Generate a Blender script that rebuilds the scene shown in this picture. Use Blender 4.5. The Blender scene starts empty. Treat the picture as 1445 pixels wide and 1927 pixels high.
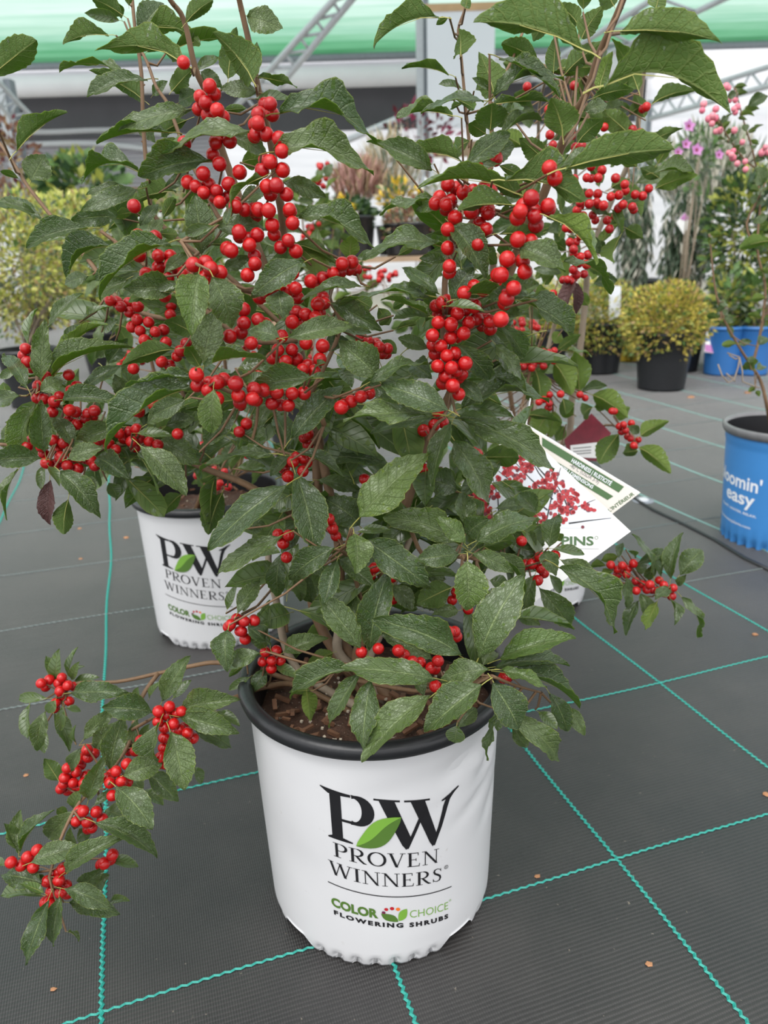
import bpy, bmesh, math, random
from mathutils import Vector, Matrix, noise

random.seed(7)
SC = bpy.context.scene
COL = SC.collection
R = math.radians

# ------------------------------------------------------------------ camera
H0 = 0.71                                   # camera height above the ground
FPX, PIT, ROLL, YAW = 1436.2, 0.3337, -0.0303, 0.3125
FWD = Vector((0, math.cos(PIT), -math.sin(PIT)))
_r0, _u0 = Vector((1, 0, 0)), Vector((0, math.sin(PIT), math.cos(PIT)))
RIGHT = math.cos(ROLL) * _r0 + math.sin(ROLL) * _u0
UP = -math.sin(ROLL) * _r0 + math.cos(ROLL) * _u0
CAM = Vector((0, 0, H0))
cd = bpy.data.cameras.new('camera'); cam = bpy.data.objects.new('camera', cd); COL.objects.link(cam)
cd.sensor_fit = 'VERTICAL'; cd.sensor_height = 36; cd.sensor_width = 27
cd.lens = FPX / 1927 * 36
cd.clip_start = 0.02; cd.clip_end = 200
cd.dof.use_dof = True; cd.dof.focus_distance = 0.68; cd.dof.aperture_fstop = 8.0
cam.matrix_world = Matrix((( RIGHT.x, UP.x, -FWD.x, CAM.x), (RIGHT.y, UP.y, -FWD.y, CAM.y),
                           (RIGHT.z, UP.z, -FWD.z, CAM.z), (0, 0, 0, 1)))
SC.camera = cam

# ------------------------------------------------------------------ light: bright overcast sky
W = bpy.data.worlds.new('overcast'); SC.world = W; W.use_nodes = True
bg = W.node_tree.nodes['Background']
bg.inputs[0].default_value = (0.97, 0.975, 1.0, 1); bg.inputs[1].default_value = 1.1
sd = bpy.data.lights.new('sun', 'SUN'); sun = bpy.data.objects.new('sun', sd); COL.objects.link(sun)
sd.energy = 2.2; sd.angle = R(55); sd.color = (1, 0.98, 0.95)
sun.rotation_euler = (R(32), R(-14), 0)
SC.view_settings.view_transform = 'Standard'; SC.view_settings.look = 'None'
SC.view_settings.exposure = 0.45; SC.view_settings.gamma = 1
SC.cycles.use_denoising = True
SC.cycles.max_bounces = 8; SC.cycles.diffuse_bounces = 4; SC.cycles.transparent_max_bounces = 12

# ------------------------------------------------------------------ helpers
def at(x, y, D):
    """pixel of the photograph + depth along the optical axis -> world point"""
    return CAM + D * (FWD + (x - 722.5) / FPX * RIGHT - (y - 963.5) / FPX * UP)
def atY(x, y, Y):
    d = FWD + (x - 722.5) / FPX * RIGHT - (y - 963.5) / FPX * UP
    return CAM + d * (Y / d.y)
def atG(x, y):
    d = FWD + (x - 722.5) / FPX * RIGHT - (y - 963.5) / FPX * UP
    return CAM + d * (-H0 / d.z)

def link(o, parent=None):
    COL.objects.link(o)
    if parent is not None: o.parent = parent
    return o
def tag(o, label=None, cat=None, group=None, kind=None):
    if label: o['label'] = label
    if cat: o['category'] = cat
    if group: o['group'] = group
    if kind: o['kind'] = kind
    return o
def empty(name, loc):
    o = bpy.data.objects.new(name, None); link(o); o.location = loc; o.empty_display_size = .05
    return o
def mesh(name, verts, faces, mats, midx=None, smooth=True, uvs=None):
    me = bpy.data.meshes.new(name); me.from_pydata([tuple(v) for v in verts], [], faces)
    for m in (mats if isinstance(mats, (list, tuple)) else [mats]): me.materials.append(m)
    if midx: me.polygons.foreach_set('material_index', midx)
    if smooth: me.polygons.foreach_set('use_smooth', [True] * len(me.polygons))
    if uvs:
        l = me.uv_layers.new(name='UVMap')
        for lp in me.loops: l.data[lp.index].uv = uvs[lp.vertex_index]
    me.update()
    return me
def obj(name, me, parent=None, loc=(0, 0, 0)):
    o = bpy.data.objects.new(name, me); link(o, parent); o.location = loc
    return o

class MB:
    """collects simple shapes, builds one mesh"""
    def __init__(s): s.v = []; s.f = []; s.m = []
    def add(s, vs, fs, m=0):
        b = len(s.v); s.v += [Vector(v) for v in vs]
        s.f += [tuple(i + b for i in f) for f in fs]; s.m += [m] * len(fs)
    def box(s, c, size, m=0, rot=None):
        c = Vector(c); hx, hy, hz = size[0] / 2, size[1] / 2, size[2] / 2
        vs = [Vector((x, y, z)) for x in (-hx, hx) for y in (-hy, hy) for z in (-hz, hz)]
        if rot is not None: vs = [rot @ v for v in vs]
        s.add([c + v for v in vs], [(0, 1, 3, 2), (4, 6, 7, 5), (0, 4, 5, 1), (2, 3, 7, 6), (0, 2, 6, 4), (1, 5, 7, 3)], m)
    def tube(s, pts, rad, n=6, m=0, cap=True):
        pts = [Vector(p) for p in pts]; rs = rad if isinstance(rad, (list, tuple)) else [rad] * len(pts)
        vs = []; prev = None
        for i, p in enumerate(pts):
            d = (pts[min(i + 1, len(pts) - 1)] - pts[max(i - 1, 0)]).normalized()
            a = prev if prev is not None else (Vector((1, 0, 0)) if abs(d.x) < .9 else Vector((0, 1, 0)))
            a = (a - d * a.dot(d)).normalized(); prev = a; b = d.cross(a)
            for k in range(n):
                t = 2 * math.pi * k / n; vs.append(p + rs[i] * (math.cos(t) * a + math.sin(t) * b))
        fs = [(i * n + k, i * n + (k + 1) % n, (i + 1) * n + (k + 1) % n, (i + 1) * n + k) for i in range(len(pts) - 1) for k in range(n)]
        if cap: fs += [tuple(range(n - 1, -1, -1)), tuple((len(pts) - 1) * n + k for k in range(n))]
        s.add(vs, fs, m)
    def lathe(s, prof, n=48, m=0):
        vs = [Vector((r * math.sin(2 * math.pi * k / n), -r * math.cos(2 * math.pi * k / n), z)) for r, z in prof for k in range(n)]
        fs = [(i * n + k, i * n + (k + 1) % n, (i + 1) * n + (k + 1) % n, (i + 1) * n + k) for i in range(len(prof) - 1) for k in range(n)]
        s.add(vs, fs, m)
    def build(s, name, mats, parent=None, loc=(0, 0, 0), smooth=True):
        return obj(name, mesh(name, s.v, s.f, mats, s.m, smooth), parent, loc)

# ------------------------------------------------------------------ materials
class NT:
    def __init__(s, name):
        s.mat = bpy.data.materials.new(name); s.mat.use_nodes = True; s.t = s.mat.node_tree
        s.out = s.t.nodes['Material Output']; s.p = s.t.nodes['Principled BSDF']
    def n(s, typ, **kw):
        nd = s.t.nodes.new('ShaderNode' + typ)
        for k, v in kw.items(): setattr(nd, k, v)
        return nd
    def l(s, a, b): s.t.links.new(a, b)
    def val(s, x):
        return x
    def math(s, op, a, b=None, clamp=False):
        nd = s.n('Math', operation=op, use_clamp=clamp)
        for i, x in enumerate((a, b)):
            if x is None: continue
            if isinstance(x, (int, float)): nd.inputs[i].default_value = x
            else: s.l(x, nd.inputs[i])
        return nd.outputs[0]
    def mix(s, fac, a, b):
        nd = s.n('Mix', data_type='RGBA')
        for sock, x in ((nd.inputs[0], fac), (nd.inputs[6], a), (nd.inputs[7], b)):
            if isinstance(x, (int, float)): sock.default_value = x
            elif isinstance(x, tuple): sock.default_value = (*x, 1) if len(x) == 3 else x
            else: s.l(x, sock)
        return nd.outputs[2]
    def ramp(s, fac, a, b):
        nd = s.n('MapRange'); s.l(fac, nd.inputs[0]); nd.inputs[1].default_value = a; nd.inputs[2].default_value = b
        return nd.outputs[0]
    def noise(s, vec, scale, detail=3, rough=.55):
        nd = s.n('TexNoise'); nd.inputs['Scale'].default_value = scale; nd.inputs['Detail'].default_value = detail
        nd.inputs['Roughness'].default_value = rough
        if vec is not None: s.l(vec, nd.inputs['Vector'])
        return nd.outputs[0]
    def coord(s, k='Object'): return s.n('TexCoord').outputs[k]
    def mapping(s, vec, scale=(1, 1, 1), rot=(0, 0, 0)):
        nd = s.n('Mapping'); s.l(vec, nd.inputs[0]); nd.inputs['Scale'].default_value = scale; nd.inputs['Rotation'].default_value = rot
        return nd.outputs[0]
    def bump(s, h, strength=.3, dist=.001):
        nd = s.n('Bump'); s.l(h, nd.inputs['Height']); nd.inputs['Strength'].default_value = strength; nd.inputs['Distance'].default_value = dist
        s.l(nd.outputs[0], s.p.inputs['Normal']); return nd.outputs[0]
    def set(s, **kw):
        for k, v in kw.items():
            k = k.replace('_', ' ')
            i = s.p.inputs[k]
            if isinstance(v, tuple): i.default_value = (*v, 1) if len(v) == 3 else v
            elif isinstance(v, (int, float)): i.default_value = v
            else: s.l(v, i)
        return s

def simple(name, col, rough=.5, var=.15, scale=30, bump=0, spec=.5, bscale=None):
    t = NT(name); c = t.coord()
    n = t.noise(c, scale)
    dark = tuple(x * (1 - var) for x in col); lite = tuple(min(1, x * (1 + var)) for x in col)
    t.set(Base_Color=t.mix(n, dark, lite), Roughness=rough); t.p.inputs['Specular IOR Level'].default_value = spec
    if bump: t.bump(t.noise(c, bscale or scale * 3), bump, .002)
    return t.mat

def leaf_mat(name, dark, lite, trans, tfac, top=True, wet=True, rough=.42, edge=(.22, .26, .05), vein=(.20, .27, .10)):
    t = NT(name)
    uv = t.n('UVMap').outputs[0]; sep = t.n('SeparateXYZ'); t.l(uv, sep.inputs[0])
    u = t.math('ABSOLUTE', t.math('MULTIPLY', t.math('SUBTRACT', sep.outputs[0], .5), 2)); v = sep.outputs[1]
    oi = t.n('ObjectInfo'); rnd = oi.outputs['Random']
    co = t.coord(); off = t.n('VectorMath', operation='ADD'); t.l(co, off.inputs[0])
    cx = t.n('CombineXYZ'); t.l(t.math('MULTIPLY', rnd, 37.0), cx.inputs[0]); t.l(t.math('MULTIPLY', rnd, 91.0), cx.inputs[1]); t.l(cx.outputs[0], off.inputs[1])
    P = off.outputs[0]
    big = t.noise(P, 3.0, 2)
    base = t.mix(t.math('ADD', t.math('MULTIPLY', rnd, .75), t.math('MULTIPLY', big, .35), True), dark, lite)
    # side veins
    ph = t.math('FRACT', t.math('SUBTRACT', t.math('MULTIPLY', v, 8.0), t.math('MULTIPLY', t.math('POWER', u, .8), 1.5)))
    dv = t.math('ABSOLUTE', t.math('SUBTRACT', ph, .5))
    sv = t.math('SUBTRACT', 1.0, t.ramp(dv, 0.0, .09))
    mid = t.math('SUBTRACT', 1.0, t.ramp(u, .02, .075))
    vn = t.math('MAXIMUM', t.math('MULTIPLY', sv, .34), t.math('MULTIPLY', mid, .85))
    vor = t.n('TexVoronoi', feature='DISTANCE_TO_EDGE'); vor.inputs['Scale'].default_value = 16; t.l(P, vor.inputs['Vector'])
    net = t.ramp(vor.outputs[0], 0.0, .12)
    c1 = t.mix(vn, base, vein)
    c1 = t.mix(t.math('MULTIPLY', t.math('SUBTRACT', 1.0, net), .10 if top else .30), c1, vein)
    ed = t.math('MULTIPLY', t.ramp(u, .93, 1.0), .75)
    c2 = t.mix(ed, c1, edge)
    t.set(Base_Color=c2)
    h = t.math('ADD', t.math('MULTIPLY', t.math('MAXIMUM', sv, mid), -.8 if top else .8), t.math('MULTIPLY', net, .35))
    if wet:
        w1 = t.noise(P, 4.0, 3, .6); w2 = t.noise(P, 22.0, 2, .6)
        wt = t.math('MULTIPLY', t.ramp(w1, .50, .60), t.ramp(w2, .44, .52))
        rgh = t.n('Mix'); t.l(wt, rgh.inputs[0]); rgh.inputs[2].default_value = rough; rgh.inputs[3].default_value = .07
        t.l(rgh.outputs[0], t.p.inputs['Roughness'])
        h = t.math('ADD', h, t.math('MULTIPLY', wt, .9))
        c3 = t.mix(t.math('MULTIPLY', wt, .35), c2, tuple(x * .6 for x in lite)); t.set(Base_Color=c3)
    else: t.set(Roughness=rough)
    t.bump(h, .8, .0014)
    t.p.inputs['Specular IOR Level'].default_value = .6 if top else .35
    if top and wet: t.p.inputs['Coat Weight'].default_value = .35; t.p.inputs['Coat Roughness'].default_value = .22
    tr = t.n('BsdfTranslucent'); t.l(t.mix(t.math('MULTIPLY', vn, .6), trans, (.45, .5, .12)), tr.inputs[0])
    ms = t.n('MixShader'); ms.inputs[0].default_value = tfac
    t.l(t.p.outputs[0], ms.inputs[1]); t.l(tr.outputs[0], ms.inputs[2]); t.l(ms.outputs[0], t.out.inputs[0])
    return t.mat

M = {}
M['leaf_top'] = leaf_mat('leaf_upper_side', (.030, .064, .019), (.128, .180, .060), (.30, .50, .07), .26, rough=.31)
M['leaf_under'] = leaf_mat('leaf_under_side', (.055, .105, .022), (.115, .18, .04), (.34, .55, .07), .42, top=False, wet=False, rough=.55, vein=(.30, .36, .12))
M['lite_top'] = leaf_mat('bright_leaf_upper_side', (.075, .14, .03), (.14, .20, .055), (.36, .6, .08), .3, rough=.33)  # brighter yellow-green leaf variant, upper and under side
M['lite_under'] = leaf_mat('bright_leaf_under_side', (.12, .19, .035), (.19, .26, .05), (.42, .6, .08), .45, top=False, wet=False, rough=.5)
M['dead'] = leaf_mat('withered_leaf', (.05, .018, .02), (.085, .035, .03), (.2, .06, .04), .15, wet=False, edge=(.07, .03, .03), vein=(.10, .05, .045))
M['petiole'] = simple('leaf_stalk', (.30, .29, .07), .45, .2, 60)
def bark(name, a, b):
    t = NT(name); c = t.coord()
    n = t.noise(t.mapping(c, (1, 1, .25)), 160, 4); s = t.noise(c, 25, 2)
    t.set(Base_Color=t.mix(t.math('ADD', t.math('MULTIPLY', n, .6), t.math('MULTIPLY', s, .5), True), a, b), Roughness=.65)
    t.bump(n, .5, .001); return t.mat
M['twig'] = bark('young_bark', (.060, .028, .014), (.235, .140, .070))
M['bark'] = bark('old_bark', (.13, .10, .07), (.36, .29, .21))
def berry_mat(name, a, b):
    t = NT(name); co = t.coord(); sep = t.n('SeparateXYZ'); t.l(co, sep.inputs[0])
    rnd = t.n('ObjectInfo').outputs['Random']
    spot = t.ramp(sep.outputs[2], .962, .985)
    c = t.mix(t.math('MULTIPLY', t.noise(co, 1.5, 2), .5), t.mix(rnd, a, b), tuple(x * .55 for x in a))
    t.set(Base_Color=t.mix(spot, c, (.03, .012, .008)), Roughness=.24); t.p.inputs['Specular IOR Level'].default_value = .45
    t.bump(t.noise(co, 9, 2), .08, .05); return t.mat
M['berry'] = berry_mat('red_berry_skin', (.36, .0035, .006), (.54, .009, .008))
M['unripe'] = berry_mat('unripe_berry_skin', (.5, .38, .05), (.5, .3, .05))
def pot_mat():
    t = NT('white_pot_plastic'); c = t.coord()
    d = t.ramp(t.noise(c, 55, 5, .65), .67, .75); g = t.noise(c, 7, 3)
    t.set(Base_Color=t.mix(t.math('MULTIPLY', d, .35), t.mix(g, (.55, .555, .57), (.64, .645, .655)), (.25, .2, .16)), Roughness=.33)
    t.bump(t.noise(c, 14, 2), .12, .004); return t.mat
M['white_pot'] = pot_mat()
M['black_pot'] = simple('black_pot_plastic', (.012, .013, .015), .38, .3, 40, .1)
M['rim'] = simple('black_rim_plastic', (.012, .013, .015), .34, .25, 60, .1)
M['ink'] = simple('black_ink', (.008, .008, .010), .4, .1)
M['grey_ink'] = simple('grey_ink', (.12, .12, .125), .4, .1)
M['ink_green'] = simple('green_ink', (.17, .36, .045), .4, .05)
M['ink_dgreen'] = simple('dark_green_ink', (.075, .16, .025), .4, .05)
M['ink_tag'] = simple('tag_green_ink', (.045, .12, .03), .4, .05)
M['ink_red'] = simple('red_ink', (.45, .012, .02), .4, .1)
M['ink_or'] = simple('orange_ink', (.75, .16, .02), .4, .1)
M['ink_pu'] = simple('purple_ink', (.14, .015, .06), .4, .1)
M['white_ink'] = simple('white_ink', (.80, .83, .88), .4, .03)
def soil_mat():
    t = NT('bark_soil'); c = t.coord()
    a = t.noise(c, 120, 5, .7); b = t.ramp(t.noise(c, 230, 2), .66, .72)
    t.set(Base_Color=t.mix(b, t.mix(a, (.018, .009, .006), (.12, .055, .030)), (.4, .35, .28)), Roughness=.8)
    t.bump(a, .9, .006); return t.mat
M['soil'] = soil_mat()
M['chip'] = simple('bark_chip', (.13, .06, .03), .75, .5, 80, .3)
M['perlite'] = simple('perlite', (.42, .36, .28), .7, .1)

def fabric_mat():
    t = NT('woven_ground_fabric'); c = t.coord()
    m = t.mapping(c, (1, 1, 1), (0, 0, -YAW)); sp = t.n('SeparateXYZ'); t.l(m, sp.inputs[0])
    wob = t.noise(c, 3.0, 3); wob2 = t.noise(t.mapping(m, (8, 60, 1)), 1, 2)
    fy = t.math('ADD', sp.outputs[1], t.math('MULTIPLY', t.math('ADD', wob, t.math('MULTIPLY', wob2, .25)), .012))
    rib = t.math('SINE', t.math('MULTIPLY', fy, 2 * math.pi / .0050))
    wrp = t.math('SINE', t.math('MULTIPLY', sp.outputs[0], 2 * math.pi / .0026))
    h = t.math('ADD', t.math('MULTIPLY', rib, .5), t.math('MULTIPLY', wrp, .3))
    big = t.noise(t.mapping(m, (9, 1.2, 1)), 1.0, 4); dust = t.noise(c, 2.2, 4, .6)
    specks = t.ramp(t.noise(c, 150, 2, .5), .735, .77)
    fine = t.noise(t.mapping(m, (260, 90, 1)), 1, 2)
    base = t.mix(t.math('ADD', t.math('MULTIPLY', big, .5), t.math('MULTIPLY', fine, .5)), (.008, .008, .0086), (.029, .028, .028))
    base = t.mix(t.math('MULTIPLY', t.ramp(dust, .42, .72), .45), base, (.085, .077, .071))
    base = t.mix(t.math('MULTIPLY', t.ramp(rib, -.2, -1), .35), base, (.010, .010, .011))
    t.set(Base_Color=t.mix(t.math('MULTIPLY', specks, .6), base, (.22, .19, .15)))
    rr = t.math('ADD', .38, t.math('MULTIPLY', dust, .20)); t.set(Roughness=rr)
    t.p.inputs['Specular IOR Level'].default_value = .6
    t.p.inputs['Sheen Weight'].default_value = 1.0; t.p.inputs['Sheen Roughness'].default_value = .25; t.p.inputs['Sheen Tint'].default_value = (1, .97, .95, 1)
    t.bump(h, .35, .0012); return t.mat
M['fabric'] = fabric_mat()
M['thread'] = simple('teal_yarn', (.012, .27, .22), .45, .3, 300, .2)
M['thread_pale'] = simple('pale_teal_yarn', (.16, .30, .27), .5, .3, 200, .2)  # paler teal colour for the farther threads
M['thread_grey'] = simple('grey_green_yarn', (.10, .13, .125), .5, .3, 200, .2)
M['gravel'] = simple('pale_concrete', (.46, .40, .34), .8, .2, 6, .2)
M['steel'] = simple('galvanised_steel', (.50, .52, .55), .35, .15, 20)
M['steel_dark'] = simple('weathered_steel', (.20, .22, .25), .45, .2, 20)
def sheet(name, a, b, tf, stretch=(.6, 9, 9), scale=1.0, rough=.35):
    t = NT(name); c = t.coord(); n = t.noise(t.mapping(c, stretch), scale, 4)
    col = t.mix(t.ramp(n, .3, .7), a, b); t.set(Base_Color=col, Roughness=rough)
    tr = t.n('BsdfTranslucent'); t.l(col, tr.inputs[0]); ms = t.n('MixShader'); ms.inputs[0].default_value = tf
    t.l(t.p.outputs[0], ms.inputs[1]); t.l(tr.outputs[0], ms.inputs[2]); t.l(ms.outputs[0], t.out.inputs[0]); return t.mat
M['white_film'] = sheet('white_wall_film', (.74, .75, .78), (.9, .9, .92), .55, (.5, 2, 6))
M['clear_film'] = sheet('lilac_wall_film', (.34, .33, .36), (.44, .43, .46), .3, (.5, 2, 14))
M['roll'] = simple('white_shade_roll', (.75, .75, .78), .5, .06, 4)
M['dark_curtain'] = simple('dark_curtain', (.045, .045, .05), .6, .25, 3)
M['wood'] = simple('weathered_plank', (.36, .25, .16), .7, .3, 9, .2)
M['wood2'] = simple('tan_batten', (.45, .29, .15), .6, .2, 9)
M['board'] = simple('white_board', (.62, .64, .68), .4, .04, 3)
M['blue_pot'] = simple('blue_pot_plastic', (.05, .23, .56), .38, .08, 9, .08, bscale=20)
M['deep_blue'] = simple('deep_blue_plastic', (.03, .15, .42), .4, .1, 9)
M['grey_rim'] = simple('grey_rim_plastic', (.16, .16, .165), .3, .2, 60)
M['tag_white'] = simple('tag_card', (.80, .80, .79), .3, .03)
M['tag_cream'] = simple('tag_cream_card', (.70, .66, .60), .35, .03)
M['tag_photo'] = simple('tag_photo_sky', (.70, .73, .78), .35, .10, 30)
M['tag_red'] = simple('tag_crimson', (.16, .012, .025), .35, .5, 60)
M['string'] = simple('white_string', (.75, .75, .75), .5, .05)
M['chipw'] = simple('dry_leaf_bit', (.35, .17, .08), .8, .3)

# ------------------------------------------------------------------ setting: ground
me = mesh('floor', [(-6, -1.2, 0), (8, -1.2, 0), (8, 9.6, 0), (-6, 9.6, 0)], [(0, 1, 2, 3)], M['fabric'], smooth=False)
floor = tag(obj('floor', me), 'black woven ground fabric with teal marker threads', kind='structure')
me = mesh('floor', [(-18, 9.58, -.004), (18, 9.58, -.004), (18, 16, -.004), (-18, 16, -.004)], [(0, 1, 2, 3)], M['gravel'], smooth=False)
tag(obj('floor', me), 'pale concrete aisle beyond the ground fabric', kind='structure')
cY, sY = math.cos(YAW), math.sin(YAW)
def gpt(a, b): return Vector((cY * a - sY * b, sY * a + cY * b, 0))     # grid coordinates -> ground
def thread(fixed, along, a0, a1, wid, zig, mat, seed, amp=.004):
    """one woven marker thread: a thin slightly raised ribbon with a zigzag edge"""
    rn = random.Random(seed); vs = []; fs = []; n = int((a1 - a0) / zig); n = max(2, min(n, 1500)); st = (a1 - a0) / n
    o1, o2 = rn.uniform(0, 9), rn.uniform(0, 9)
    for i in range(n + 1):
        a = a0 + st * i
        w = amp * (math.sin(a * 5 + o1) + .5 * math.sin(a * 13 + o2)) + (wid * .3 if i % 2 else -wid * .3)
        for k in (-1, 0, 1):
            p = gpt(fixed + w + k * wid * .5, a) if along == 'b' else gpt(a, fixed + w + k * wid * .5)
            p.z = .0022 if k == 0 else .0006
            vs.append(p)
    for i in range(n): fs += [(3 * i, 3 * i + 1, 3 * i + 4, 3 * i + 3), (3 * i + 1, 3 * i + 2, 3 * i + 5, 3 * i + 4)]
    return obj('marker_thread', mesh('marker_thread', vs, fs, mat, smooth=False), floor)
A0, AS, B0, BS = -.1582 * H0, .4195 * H0, .8711 * H0, .4394 * H0
for i in range(-7, 12):
    thread(A0 + AS * i, 'b', -.3 if i < 7 else .6, 4.4, .0042 if i < 5 else .008, .0042, M['thread'] if i < 5 else M['thread_pale'], i + 50)
for j in range(0, 11):
    thread(B0 + BS * j, 'a', -1.6, 3.4, .0030, .0055, M['thread'] if j < 2 else M['thread_grey'], j + 90, .003)
for (x, y, s) in ((1420, 1195, .008), (100, 1862, .004), (48, 1460, .005), (238, 1012, .009), (150, 995, .007), (152, 1052, .006), (1405, 740, .02), (1225, 560, .02), (1300, 748, .02), (1440, 1495, .006), (1010, 1650, .005), (1220, 1815, .005)):
    c = atG(x, y); a = random.uniform(0, 6); mb = MB()
    pts = [(s * rr * math.cos(a + k * 1.26) * random.uniform(.6, 1.2), s * rr * math.sin(a + k * 1.26) * random.uniform(.5, 1), z) for rr, z in ((1, .0008), (.6, .35 * s)) for k in range(5)]
    mb.add(pts, [tuple(range(4, -1, -1)), tuple(range(5, 10))] + [(k, (k + 1) % 5, 5 + (k + 1) % 5, 5 + k) for k in range(5)])
    litter = mb.build('leaf_litter', M['chipw'], None, c, False)
    tag(litter, None, 'debris', 'dry crumbs scattered on the ground fabric')
    litter['label'] = 'small dry brown crumb lying on the dark ground fabric'

mb = MB()
sp_ = [atG(x, y) for x, y in ((1185, 935), (1230, 962), (1290, 990), (1345, 1018), (1400, 1052), (1480, 1090))]
mb.tube([p + Vector((0, 0, .002)) for p in sp_], .005, 6)
mb.build('fabric_seam', M['black_pot'], floor)
gp = empty('ground_pin', atG(1210, 942)); mb = MB(); mb.lathe([(.001, .009), (.010, .008), (.016, .004), (.017, .001)], 20); mb.build('pin_head', M['steel'], gp)
mb = MB(); mb.lathe([(.016, .003), (.030, .002), (.031, .0004)], 24); mb.build('washer', M['steel_dark'], gp); tag(gp, 'metal ground pin with round washer on the fabric seam', 'ground pin')

# ------------------------------------------------------------------ setting: greenhouse
def quad(name, pts, mat, label, n=1, kind='structure', thick=0):
    me = mesh(name, pts, [tuple(range(len(pts)))], mat, smooth=False)
    return tag(obj(name, me), label, kind=kind)
def grid_sheet(name, f, nu, nv, mat, label, kind='structure'):
    vs = [f(i / nu, j / nv) for j in range(nv + 1) for i in range(nu + 1)]
    fs = [(j * (nu + 1) + i, j * (nu + 1) + i + 1, (j + 1) * (nu + 1) + i + 1, (j + 1) * (nu + 1) + i) for j in range(nv) for i in range(nu)]
    return tag(obj(name, mesh(name, vs, fs, mat)), label, kind=kind)
YW = 14.0
def zW(y, x=500): return atY(x, y, YW).z
XL, XR = -18.0, 18.0
z_dk0, z_dk1, z_ev = zW(248), zW(176), zW(132)
grid_sheet('wall_far', lambda u, v: Vector((XL + (XR - XL) * u, YW + .05 + .03 * math.sin(u * 90 + v * 4), -.02 + (z_dk0 + .1) * v)), 80, 6, M['white_film'], 'white plastic side wall of the greenhouse behind the plants')
grid_sheet('wall_right', lambda u, v: Vector((atY(1208, 220, YW).x + 8 * u, YW - .15 + .03 * math.sin(u * 50), z_dk0 + (z_ev - z_dk0 + .05) * v)), 40, 4, M['white_film'], 'bright white plastic end wall behind the pink flowers')
# ribbed lilac panel on the left end of the far wall
xa, xb = atY(-60, 300, YW).x, atY(420, 300, YW).x
mb = MB(); z0, z1 = zW(345), zW(243); n = 13
for k in range(n):
    za = z0 + (z1 - z0) * k / n; zb = z0 + (z1 - z0) * (k + .86) / n
    mb.box(((xa + xb) / 2, YW - .03, (za + zb) / 2), (xb - xa, .08, zb - za))
tag(mb.build('wall_side', M['clear_film'], smooth=False), 'ribbed grey lilac panel in the far greenhouse wall', kind='structure')
for k, (yl, yr) in enumerate(((240, 256), (266, 283))):
    pts = []
    for i in range(25):
        u = i / 24; x = -40 + 400 * u; y = yl + (yr - yl) * u + 5 * math.sin(u * 7 + k)
        pts.append(atY(x, y, YW - .12))
    mb = MB(); mb.tube(pts, .045, 6); tag(mb.build('trim_%d' % (k + 1), M['white_film']), 'white plastic hem cord sagging along the far wall', kind='structure')
XC = atY(1208, 220, YW).x
mb = MB(); mb.box(((XL + XC) / 2, YW - .10, (z_dk0 + z_dk1) / 2), (XC - XL, .05, z_dk1 - z_dk0 + .06))
tag(mb.build('trim_3', M['dark_curtain'], smooth=False), 'dark curtain band hung below the green roof', kind='structure')
mb = MB(); rr = (z_ev - z_dk1) / 2 + .02
mb.tube([(XL, YW - .4, z_dk1 + rr - .02), ((XL + XC) / 2, YW - .4, z_dk1 + rr - .03), (XC, YW - .4, z_dk1 + rr - .02)], rr, 20)
tag(mb.build('trim_4', M['roll']), 'white rolled up shade cloth above the dark curtain', kind='structure')
mb = MB()
mb.tube([(XL, YW - .6, z_ev + .03), (XR, YW - .6, z_ev + .03)], .06, 10)
tag(mb.build('trim_5', M['steel_dark']), 'grey steel eave pipe at the foot of the green roof', kind='structure')
def roof(v0, v1):
    def f(u, v):
        s = v0 + (v1 - v0) * v
        y = YW - .6 - 7.2 * s; z = z_ev + .03 + 3.1 * s ** .85 + .04 * math.sin(u * 60) * s
        return Vector((XL + (XR - XL) * u, y, z))
    return f
tints = [((.05, .20, .09), (.10, .28, .15)), ((.075, .27, .13), (.15, .37, .22)), ((.12, .33, .19), (.22, .44, .30)), ((.18, .40, .27), (.30, .50, .39)), ((.25, .46, .34), (.38, .56, .46)), ((.32, .52, .42), (.46, .62, .54)), ((.40, .57, .49), (.54, .66, .61))]  # light fade up the roof put into the strip colours, step by step
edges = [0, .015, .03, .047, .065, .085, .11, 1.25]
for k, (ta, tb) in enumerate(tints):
    grid_sheet('ceiling', roof(edges[k], edges[k + 1]), 60, 2 if k < 6 else 12, sheet('roof_film_%d' % k, ta, tb, .8), ('deep green', 'green', 'mid green', 'light green', 'mint', 'pale mint', 'whitish')[k] + ' strip of the translucent roof film, light fade painted in steps')
# trusses
ntr = [5]
def truss(p0, p1, q0, q1, rad, nweb, label, webm='steel', bow=0, nseg=8):
    """top chord p0-p1, bottom chord q0-q1, zigzag web between"""
    ntr[0] += 1; root = empty('trim_%d' % ntr[0], p0); tag(root, label, kind='structure')
    P = lambda a, b, t: a.lerp(b, t) + Vector((0, 0, bow * 4 * t * (1 - t)))
    for a, b in ((p0, p1), (q0, q1)):
        mb = MB(); mb.tube([P(a, b, i / nseg) - p0 for i in range(nseg + 1)], rad, 8); mb.build('chord', M['steel'], root)
    for k in range(nweb):
        t0, t1 = k / nweb, (k + 1) / nweb
        a, b = (P(p0, p1, t0), P(q0, q1, t1)) if k % 2 == 0 else (P(q0, q1, t0), P(p0, p1, t1))
        mb = MB(); mb.tube([a - p0, b - p0], rad * .5, 5); mb.build('web_bar', M[webm], root)
    return root
truss(at(660, -35, 8.4), at(440, 205, 10.8), at(690, -35, 8.4), at(475, 225, 10.8), .04, 16, 'diagonal steel lattice truss under the green roof left of the post')
truss(at(-60, 95, 9), at(72, 232, 10.6), at(-60, 130, 9), at(40, 245, 10.6), .03, 12, 'steel lattice brace at the left edge by the dark curtain')
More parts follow.
